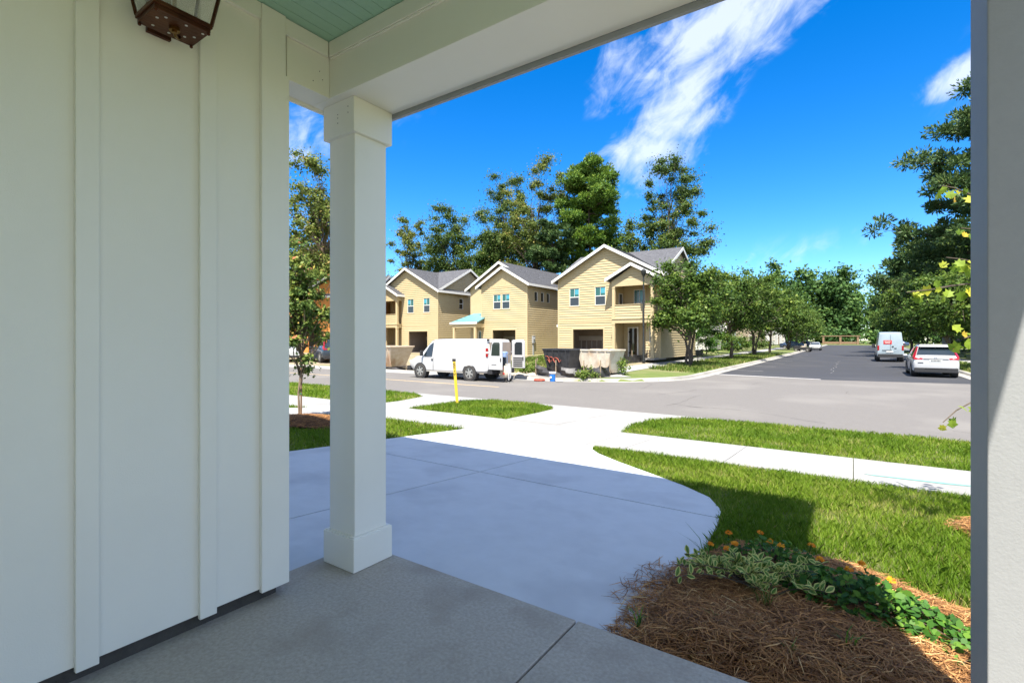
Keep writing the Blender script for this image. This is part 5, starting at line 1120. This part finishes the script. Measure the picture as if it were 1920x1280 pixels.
# flag on the right, pergola at the road end, hydrant
FL = thing('flag', 'faded pink and white striped flag on a short pole at the grey house', 'flag', (10.4, 62.5, 0)); b = MB(); b.tube([(0, 0, 0), (0, 0, 2.5)], .03, 8); b.build('flag_pole', M['plate'], FL)
b = MB(); b.loft([[(.02+.1*i, .04*math.sin(i*1.4), 2.45-.12*i), (.02+.1*i, .04*math.sin(i*1.4)+.01, 2.45-.12*i), (.02+.1*i, .06*math.sin(i*1.4)+.01, 1.3+.02*i), (.02+.1*i, .06*math.sin(i*1.4), 1.3+.02*i)] for i in range(7)]); b.build('cloth', M['flag_cloth'], FL)
PG = thing('pergola', 'timber pergola at the far end of the road', 'pergola', (-3.4, 190, -.42)); b = MB(); b.box(-5.2, 5.2, -.4, .4, 2.7, 2.95); b.build('beam', M['timber'], PG)
for x in (-4.6, 0, 4.6):
    b = MB(); b.box(x-.28, x+.28, -.28, .28, 0, 2.69); b.build('post', M['timber'], PG)
b = MB(); b.box(-4.3, 4.3, -.05, .05, .3, 1.0); b.build('panel', M['timber'], PG)

# ------------------------------------------------------------------ trees
def gx_(x, y): return land(x, y)
# street trees on the left of the side road
st_l = [(-9.6, 36.0, 7.3, 2.9, 101), (-9.4, 49.5, 8.8, 3.6, 102), (-9.3, 62.5, 9.0, 3.7, 103), (-9.3, 75, 9.2, 3.8, 104), (-9.3, 98, 9.5, 4.0, 105), (-9.3, 112, 9.5, 4.0, 0), (-9.3, 127, 10.0, 4.0, 0), (-10, 150, 10.5, 4.0, 0)]
lab = ['first street tree left of the side road, rounded crown before the largest yellow house', 'second street tree along the left sidewalk, behind the rounded first one', 'third street tree along the left sidewalk, by the hedge', 'fourth street tree along the left sidewalk, on a slim trunk',
       'fifth street tree on the left, just before the black utility cart', 'sixth street tree on the left, beside the far silver sedan', 'seventh street tree on the left, shading the far blue sedan', 'last street tree on the left before the end of the road']
protos = []
for i, (x, y, H, rx, sd) in enumerate(st_l):
    if sd:
        near = i < 2
        t = broadleaf('street_tree', lab[i], (x, y, gx_(x, y)), sd, H, 2.3, rx, (H-2.2)/2, 75 if near else 60, 300 if near else 200, .20 if near else .27, M['leaf_street'], M['bark'], .17, .23, 'street trees lining the side road', multi=3 if i in (0, 2, 4) else 1, lobes=.16)
        protos.append(t)
    else:
        t = copy_tree(protos[i % 3+1]); t.location = (x, y, gx_(x, y)); t.rotation_euler = (0, 0, i*1.3); t.scale = (1.05,)*3; tag(t, lab[i])
st_r = [(6.6, 43.5, 106, .80, 'street tree at the right edge with its trunk beside the white suv'), (7.4, 62, 107, .95, 'second street tree on the right, over the delivery van'), (7.0, 78, 0, 1.0, 'third street tree on the right, slim trunk left of the tan house'), (7.0, 94, 0, 1.05, 'fourth street tree on the right of the road'), (7.0, 112, 0, 1.1, 'fifth street tree on the right of the road'), (7.2, 134, 0, 1.15, 'sixth street tree on the right, above the black sedans'), (9.5, 158, 0, 1.2, 'last street tree on the right before the far wood')]
for i, (x, y, sd, sc, lb) in enumerate(st_r):
    if sd: t = broadleaf('street_tree', lb, (x, y, gx_(x, y)), sd, 8.2*sc, 2.0, 3.7*sc, 3.1*sc, 75, 260, .21, M['leaf_street'], M['bark'], .2, .23, 'street trees lining the side road', lobes=.18); protos.append(t)
    else:
        t = copy_tree(protos[(i*2) % len(protos)]); t.location = (x, y, gx_(x, y)); t.rotation_euler = (0, 0, i*2.1); t.scale = (sc,)*3; tag(t, lb)
# tall trees behind the houses   (x, y, H, th, rx, rz)
FG = 'tall trees behind the yellow houses'
broadleaf('tall_tree', 'loose autumn tinged tree behind the leftmost yellow house', (-58.5, 56, 0), 201, 20.5, 5, 3.6, 8.4, 100, 221, .25, M['leaf_warm'], M['bark'], .22, 0.23, FG)
broadleaf('tall_tree', 'dark green tree above the roof of the leftmost yellow house', (-51.0, 58, 0), 202, 21, 4, 4.9, 8.8, 150, 306, .25, M['leaf_forest'], M['bark'], .3, 0.23, FG)
broadleaf('tall_tree', 'green tree between the leftmost and the middle yellow house', (-45.5, 60, 0), 203, 17.0, 4, 4.4, 7.4, 130, 306, .25, M['leaf_forest'], M['bark'], .3, 0.23, FG)
broadleaf('tall_tree', 'tallest leafy tree behind the middle yellow house, left half of the big clump', (-44.3, 62, 0), 204, 26.5, 4, 5.0, 11.5, 190, 340, .25, M['leaf_forest'], M['bark'], .35, 0.22, FG, lobes=.36)
broadleaf('tall_tree', 'tall brownish green tree forming the right half of the big clump', (-36.8, 60, 0), 205, 26.0, 4, 4.8, 11.5, 190, 340, .25, M['leaf_warm'], M['bark'], .33, 0.22, FG, lobes=.36)
pine('tall_pine', 'tall straight pine with a rounded bright crown left of the largest house roof', (-29.9, 62, 0), 206, 25.6, 11.5, 3.5, 50, .42, M['needle'], .34, FG, prof=lambda u: .42+.72*math.sin(math.pi*min(1, .08+(1-u)*.80)), per=190, crr=.21)
pine('tall_pine', 'thin young pine between the big clump and the tall straight pine', (-32.8, 57, 0), 207, 16.5, 8, 2.6, 22, .5, M['needle_dark'], .16, FG, per=130, crr=.2)
broadleaf('tall_tree', 'dense low green tree behind the ridge of the largest yellow house', (-24.5, 64, 0), 208, 17.2, 4, 4.8, 7.4, 120, 323, .25, M['leaf_forest'], M['bark'], .3, 0.23, FG)
broadleaf('tall_tree', 'tall open crowned oak to the right of the straight pine', (-19.8, 66, 0), 209, 24.6, 6, 5.0, 9.6, 115, 357, .25, M['leaf_forest'], M['bark'], .32, 0.19, FG, lobes=.45)
broadleaf('tall_tree', 'bushy tree behind the gap between the middle and largest house', (-31.5, 68, 0), 210, 16, 3, 5.0, 7, 80, 408, .25, M['leaf_forest'], M['bark'], .3, 0.23, FG)
broadleaf('tall_tree', 'large airy tree seen through the gap between the wall and the column', (-48.5, 33.5, 0), 211, 20.8, 5, 5.4, 8.8, 190, 190, .28, M['leaf_warm'], M['pale_bark'], .3, 0.21, FG, lobes=.35)
broadleaf('tall_tree', 'pale tree behind the roof of the orange unfinished house', (-60, 42, 0), 212, 14.5, 3, 5.5, 6.3, 80, 391, .25, M['leaf_warm'], M['bark'], .3, 0.23, FG)
broadleaf('tall_tree', 'small bright green tree at the right rear corner of the largest yellow house', (-13.2, 56.5, -.1), 213, 3.6, .3, 2.4, 1.7, 36, 200, .17, M['leaf_ground'], M['bark'], .08, .26)
# pines on the right
pine('roadside_pine', 'big pine with long tiered branches at the right edge of the photo', (12.6, 66, -.2), 301, 26.5, 8.5, 9.0, 38, .46, M['needle_dark'], .36, None, prof=lambda u: .32+.75*(1-u)**.8, per=190, crr=.10)
pine('roadside_pine', 'shorter wide pine left of the big pine on the right of the road', (11.5, 92, -.2), 302, 16.5, 3.5, 7.4, 40, .6, M['needle_dark'], .32, None, prof=lambda u: .5+.6*math.sin(math.pi*(1-u)*.85), per=150, crr=.13)
broadleaf('tall_tree', 'dense green tree under the big pine at the right edge', (14.5, 58, -.1), 303, 11.5, 2.5, 5.2, 4.9, 95, 280, .26, M['leaf_street'], M['bark'], .25, .2)
broadleaf('tall_tree', 'green tree behind the delivery van on the right side', (12.5, 84, -.1), 304, 14.0, 2.5, 6.0, 6.1, 95, 260, .32, M['leaf_forest'], M['bark'], .25, .2)
# far wood as one mass
r = np.random.default_rng(55); cl = []
for k in range(46):
    x = -95+k*3.4+r.normal()*2; y = 205+r.random()*45; H = 18+8*r.random()+(6 if 12 < k < 44 else 0)
    if x > 5: y -= 20*r.random()
    for j in range(40):
        d = r.normal(size=3); d /= np.linalg.norm(d); u = r.random()**.4
        cl.append((np.array([x+d[0]*5.2*u, y+d[1]*5*u, H*.46+d[2]*H*.50*u]), 2.1+1.6*r.random()))
for k in range(70):
    cl.append((np.array([-60+k*2.0+r.normal(), 193+r.random()*6, 1.4+2.6*r.random()]), 2.0+r.random()))
V, R_ = crown_leaves(r, cl, 110, 1.15, flat=.8)
tag(np_mesh('far_wood', V, 4, M['leaf_wood'], var=R_), 'dense dark green wood closing off the far end of the road', 'wood', kind='stuff')
r = np.random.default_rng(56); cl = []
for k in range(46):
    x = -150+k*2.7+r.normal()*2; y = 80+r.random()*26+(12 if x > -30 else 0); H = 9+5*r.random()
    if x > -24: continue
    for j in range(18):
        d = r.normal(size=3); d /= np.linalg.norm(d); u = r.random()**.4
        cl.append((np.array([x+d[0]*4*u, y+d[1]*4*u, H*.5+d[2]*H*.5*u]), 1.2+1.1*r.random()))
V, R_ = crown_leaves(r, cl, 70, .6, flat=.8)
tag(np_mesh('rear_wood', V, 4, M['leaf_forest'], var=R_), 'low green wood behind the yellow houses', 'wood', kind='stuff')

# hedges and shrubs under the left street trees
def shrub(name, label, loc, seed, rx, rz, n, per, ls, m, cat='shrub', group=None, bark='bark'):
    r = np.random.default_rng(seed); t = thing(name, label, cat, loc, 0, group); tb = MB(); cl = []
    for k in range(n):
        d = r.normal(size=3); d[2] = abs(d[2]); d /= np.linalg.norm(d); u = .5+.5*r.random()
        p = np.array([d[0]*rx*u, d[1]*rx*u, .15*rz+d[2]*rz*u*.8]); cl.append((p, .32*rx*(.6+.6*r.random()))); limb(tb, (0, 0, 0), p, .012+.01*rx, .005, r, .05, 3)
    tb.build('stems', M[bark], t); V, R_ = crown_leaves(r, cl, per, ls, flat=.9); np_mesh('foliage', V, 4, m, t, R_); return t
shrub('shrub', 'clipped dark hedge between the third and fourth street trees', (-14, 74, -.2), 401, 1.6, 1.7, 22, 120, .2, M['leaf_street'])
shrub('shrub', 'round shrub right of the pale teal vehicle', (-14.5, 84, -.2), 402, 1.8, 2.4, 22, 120, .22, M['leaf_street'])
shrub('shrub', 'round dark bush before the tan house on the left', (-13.6, 96, -.2), 403, 1.8, 2.6, 22, 120, .22, M['leaf_forest'])
shrub('weed_clump', 'weeds growing round the end of the sagging silt fence', (-10.9, 22.25, -.6), 404, .6, .55, 18, 90, .10, M['weed'], 'weeds')
shrub('weed_clump', 'tall green weeds right of the beige dumpster', (-10.9, 25.8, -.5), 405, .95, 1.0, 22, 130, .12, M['weed'], 'weeds')
shrub('weed_clump', 'pale weeds between the van and the black dumpster', (-14.9, 23.4, -.5), 406, .6, .7, 16, 100, .11, M['weed'], 'weeds')
shrub('weed_clump', 'green weeds at the foot of the tan dumpster', (-22.3, 22.7, -.6), 407, .7, .35, 14, 80, .10, M['weed'], 'weeds')
shrub('weed_clump', 'green weeds between the two dumpsters', (-12.2, 25.6, -.5), 408, .8, .8, 16, 110, .12, M['weed'], 'weeds')
V6, R6 = blades([[(-20, 24.5), (-13.8, 23.5), (-13.5, 33), (-20, 33)], [(-13.1, 24.5), (-10.9, 24.8), (-13.3, 30), (-13.4, 36), (-20, 35), (-20, 30)], [(-10.8, 31), (-7.3, 29), (-7.3, 70), (-10.8, 70)], [(5.6, 31), (7.1, 31), (7.1, 60), (5.6, 60)], [(8.8, 34), (20, 34), (20, 52), (8.8, 52)]], 75, .24, .05, hf=land)
tag(np_mesh('verge_grass', V6, 5, M['weed'], var=R6), 'rough grass and weeds of the building plots and far verges', 'grass', kind='stuff')
rk = MB(); rr = random.Random(12)
for k in range(70):
    s = .05+.10*rr.random(); rk.ball((-14.0+rr.uniform(-1.4, .5), 21.9+rr.uniform(-.25, 1.2), land(-14, 22.5)+.02), s, 6, (1.2, 1, .6))
tag(rk.build('gravel_pile', M['rock']), 'heap of pale broken stones at the kerb behind the open van doors', 'gravel', kind='stuff')

# young staked tree on the left lawn
YT = broadleaf('young_tree', 'young staked tree in a mulch ring, seen between the wall and the column', (-9.28, 5.85, gz(5.85)+.05), 501, 3.75, 1.05, .56, 1.42, 74, 150, .075, M['leaf_young'], M['pale_bark'], .026, .30, lobes=.2, hollow=.25, lean=(.03, 0))
b = MB(); b.tube([(.07, -.02, -.1), (.075, -.02, 1.45)], .02, 6); b.build('stake', M['timber'], YT)
for z in (.5, 1.05):
    b = MB(); b.tube([(-.03, -.03, z), (.03, -.05, z+.01), (.1, -.03, z)], .009, 5); b.build('tie', M['green_tie'], YT)

# tulip-leaved young tree behind the right column: hanging twigs reach into the view
def lobed(C, size, n_, T_, r):
    """broad four-lobed leaf as a fan of quads around the middle"""
    out = []
    prof = [(-.5, 0), (-.30, .10), (-.36, .42), (-.05, .30), (.16, .52), (.40, .22), (.52, .02)]
    for c, s, n, t in zip(C, size, n_, T_):
        b = np.cross(n, t); b /= np.linalg.norm(b); cup = n*s*.10
        for sg in (1, -1):
            P = [c+t*u*s+b*v*s*sg+cup*(v*2)**2*1.2 for u, v in prof]; m0 = c
            out += [P[0], P[1], P[2], m0, m0, P[2], P[3], P[4], m0, P[4], P[5], P[6]]
    return np.array(out)
TT = thing('tulip_tree', 'young tree behind the right column whose yellow green leaves hang into view', 'tree', (1.22, 5.72, gz(5.72)+.03)); b = MB(); r = np.random.default_rng(8)
b.tube([(0, 0, -.1), (.02, .01, 1.2), (-.01, 0, 2.6), (.02, 0, 3.9)], [.035, .03, .022, .01], 8)
tw_ = []
for (z0, tgt) in ((1.9, (-.86, -.52, 2.0)), (1.75, (-.40, -.40, 1.62)), (2.5, (-.62, -.35, 2.88)), (2.25, (-.50, -.32, 2.52)), (2.0, (-.60, -.40, 2.28)), (1.3, (-.62, -.42, .94)), (2.6, (.2, .5, 3.0)), (2.7, (.4, -.2, 3.1)), (2.2, (.6, .2, 2.6)), (2.9, (-.2, .1, 3.4)), (1.8, (.5, .5, 2.2)), (1.55, (-.50, -.46, 1.62))):
    tw_.append(limb(b, (0, 0, z0), tgt, .012, .004, r, .05, 6, .10))
b.build('trunk', M['bark'], TT, smooth=True)
C, SZ, NN, T2, VR = [], [], [], [], []
for ti, tp in enumerate(tw_):
    nlf = 5 if ti == 5 else 15
    for k in range(nlf):
        f = (.72 if ti == 5 else .38)+(.28 if ti == 5 else .62)*(k+r.random()*.5)/nlf; ix = min(5, int(f*6)); q = np.array(tp[ix])+(np.array(tp[ix+1])-np.array(tp[ix]))*(f*6-ix)
        t = r.normal(size=3)*.6+np.array([0, 0, -.7]); t /= np.linalg.norm(t); n = np.array([.1, -.55, .55])+r.normal(size=3)*.45; n -= t*(n@t); n /= np.linalg.norm(n); s = .05+.055*r.random()
        C.append(q+t*s*.9+r.normal(size=3)*.012); SZ.append(s); NN.append(n); T2.append(t); VR += [np.clip(r.random()*(1.0 if k % 3 else .6), 0, 1)]*6
np_mesh('crown', lobed(C, SZ, NN, T2, r), 4, M['leaf_tulip'], TT, np.array(VR))

# ------------------------------------------------------------------ bed plants
def bz(x, y): return float(bedz(np.array([[x, y]]))[0])
def var_leaf(C, size, n_, T_):
    """variegated leaf: green middle, cream rim (two rings of quads)"""
    V, tipv = [], []
    prof = [(-.5, 0.02), (-.25, .20), (.05, .27), (.32, .17), (.52, .01)]
    for c, s, n, t in zip(C, size, n_, T_):
        b = np.cross(n, t); b /= np.linalg.norm(b)
        for sg in (1, -1):
            for (u0, v0), (u1, v1) in zip(prof, prof[1:]):
                P = lambda u, v: c+t*u*s+b*v*s*sg+n*s*(v*v*1.5-.25*u*u)
                i0, i1 = v0*.55, v1*.55
                V += [P(u0*.9, 0), P(u0*.9, i0), P(u1*.9, i1), P(u1*.9, 0)]; tipv += [0, 0, 0, 0]
                V += [P(u0*.9, i0), P(u0, v0), P(u1, v1), P(u1*.9, i1)]; tipv += [1, 1, 1, 1]
    return np.array(V), np.array(tipv)
VS = thing('variegated_shrub', 'low shrub with cream edged green leaves at the driveway edge of the bed', 'shrub', (0, 0, 0)); r = np.random.default_rng(31); C, SZ, NN, T2 = [], [], [], []; b = MB()
for k in range(46):
    u = r.random(); x = -.86+.72*u+r.normal()*.05; y = 2.98+.16*u+r.normal()*.13; z0 = bz(x, y)
    root = np.array([-.62+.28*r.random(), 3.0+.1*r.random(), bz(-.5, 3.0)]); tip = np.array([x, y, z0+.05+.13*r.random()]); p = limb(b, root, tip, .004, .002, r, .05, 4, .10)
    for j in range(11):
        f = .45+.55*j/10; ix = min(3, int(f*4)); q = np.array(p[ix])+(np.array(p[ix+1])-np.array(p[ix]))*(f*4-ix)
        t = np.array([(-1)**j*.6, .2, .55])+r.normal(size=3)*.4; t /= np.linalg.norm(t); n = np.array([0, -.5, .75])+r.normal(size=3)*.35; n -= t*(n@t); n /= np.linalg.norm(n); s = .038+.022*r.random()
        C.append(q+t*s*.5); SZ.append(s); NN.append(n); T2.append(t)
b.build('stems', M['bark'], VS); V, tp = var_leaf(C, SZ, NN, T2); o_ = np_mesh('foliage', V, 4, M['leaf_variegated'], VS, r.random(len(V)//4), vcol=tp)
def creeper(label, cx_, cy_, rx, ry, rot, n, ls, seed, h=.16, name='creeping_shrub', m='leaf_ground'):
    t = thing(name, label, 'shrub', (0, 0, 0)); r = np.random.default_rng(seed); C = []; b = MB()
    for k in range(n):
        a = r.random()*6.28; q = r.random()**.55; u, v = rx*q*math.cos(a), ry*q*math.sin(a); x = cx_+u*math.cos(rot)-v*math.sin(rot); y = cy_+u*math.sin(rot)+v*math.cos(rot); z = bz(x, y)+.015+h*(1-q*q)*(.4+.7*r.random())
        C.append((x, y, z))
        if k % 14 == 0: limb(b, (cx_+u*.2, cy_+v*.2, bz(cx_, cy_)), (x, y, z), .004, .0015, r, .06, 4, .1)
    C = np.array(C); N_ = r.normal(size=(len(C), 3))*.45+np.array([0, -.25, .9]); N_ /= np.linalg.norm(N_, axis=1)[:, None]; b.build('stems', M['bark'], t)
    # oval leaves (hexagon as two quads)
    tt = r.normal(size=(len(C), 3)); tt -= (tt*N_).sum(1)[:, None]*N_; tt /= np.linalg.norm(tt, axis=1)[:, None]; bb = np.cross(N_, tt); s = (ls*(.6+.7*r.random(len(C))))[:, None]
    V = np.stack([C-tt*s*.5, C+bb*s*.33-tt*s*.12, C+bb*s*.28+tt*s*.24, C+tt*s*.55, C-tt*s*.5, C+tt*s*.55, C-bb*s*.28+tt*s*.24, C-bb*s*.33-tt*s*.12], 1).reshape(-1, 3)
    np_mesh('foliage', V, 4, M[m], t, np.repeat(r.random(len(C)), 2)); return t
creeper('dark green creeping shrub spreading across the middle of the bed', .02, 3.16, .52, .20, -.22, 1250, .038, 41, .15)
creeper('light green leafy sprigs behind the variegated shrub', -.42, 3.50, .30, .13, .1, 420, .030, 42, .14)
creeper('thin green creeper reaching into the sunlit mulch', .50, 2.98, .16, .26, -.5, 150, .034, 43, .07)
creeper('small dark bush at the foot of the right column', .72, 2.66, .10, .18, 0, 420, .022, 44, .26)
LT = thing('lantana', 'low lantana plant with small orange flower heads behind the shrubs', 'flower', (0, 0, 0)); r = np.random.default_rng(61); b = MB(); Cp = []; Cl = []
heads = [(-.78, 3.46, .10), (-.70, 3.62, .12), (-.44, 3.55, .12), (-.36, 3.40, .15), (-.66, 3.36, .10), (-.16, 3.38, .13), (-.02, 3.40, .11), (.04, 3.52, .12), (-.22, 3.66, .12), (-.52, 3.74, .11), (.16, 3.22, .16), (-.60, 3.28, .16)]
for (x, y, h) in heads:
    z = bz(x, y); limb(b, (x+r.normal()*.04, y+r.normal()*.04, z), (x, y, z+h), .0025, .0015, r, .05, 3)
    for k in range(26): d = r.normal(size=3); d[2] = abs(d[2])*.6; d /= np.linalg.norm(d); Cp.append(np.array([x, y, z+h])+d*.017)
    for k in range(12): Cl.append(np.array([x, y, z+h*r.random()*.9])+r.normal(size=3)*np.array([.035, .035, .01]))
b.build('stems', M['leaf_ground'], LT); Cp = np.array(Cp); N_ = r.normal(size=(len(Cp), 3))*.4+np.array([0, -.3, .8]); N_ /= np.linalg.norm(N_, axis=1)[:, None]; Q = leaf_quads(Cp, .016, N_, r, .9)
for k in range(len(heads)): np_mesh('flower_head', Q[k*104:(k+1)*104], 4, M['petal'], LT, r.random(26))
Cl = np.array(Cl); N_ = r.normal(size=(len(Cl), 3))*.5+np.array([0, 0, .8]); N_ /= np.linalg.norm(N_, axis=1)[:, None]; np_mesh('foliage', leaf_quads(Cl, .03, N_, r, .6), 4, M['leaf_ground'], LT, r.random(len(Cl)))
# tufts of grass shoots in the mulch
def tuft(label, x, y, n, h, seed, spread=.05, m='weed'):
    r = np.random.default_rng(seed); V = []
    for k in range(n):
        a = r.random()*6.28; p = np.array([x+r.normal()*spread*.25, y+r.normal()*spread*.25, bz(x, y)-.01]); d = np.array([math.cos(a), math.sin(a), 0]); s = np.array([-d[1], d[0], 0])*.0035; L_ = h*(.6+.6*r.random())
        q = p+d*L_*.2+np.array([0, 0, L_*.65]); e = p+d*L_*(.5+.4*r.random())+np.array([0, 0, L_*.85]); V += [p-s, p+s, q+s*.8, q-s*.8, q-s*.8, q+s*.8, e+s*.1, e-s*.1]
    return tag(np_mesh('grass_tuft', np.array(V), 4, M[m], var=np.repeat(r.random(n), 2)), label, 'grass tuft', 'stray grass tufts in the mulch')
tuft('upright grass tuft at the driveway edge of the bed, below the shrub', -.86, 2.32, 9, .13, 71, m='leaf_ground')
tuft('long grass blades arching left from behind the variegated shrub', -.72, 3.10, 7, .30, 72, m='leaf_ground')
tuft('pale dry grass tuft hanging in front of the variegated shrub', -.36, 2.80, 16, .15, 73)
tuft('short tuft in the shaded mulch left of centre', -.56, 2.52, 6, .07, 74)
tuft('small tuft at the bottom middle of the mulch', -.22, 2.42, 6, .07, 75)
tuft('low broad leaved sprig in the shaded mulch right of centre', -.02, 2.62, 10, .09, 76, m='leaf_ground')
tuft('small tuft in the sunlit mulch beside the right column', .46, 2.62, 8, .08, 77)
tuft('long arching blades in the mulch ring by the right column', 1.0, 5.4, 12, .40, 78) if False else None
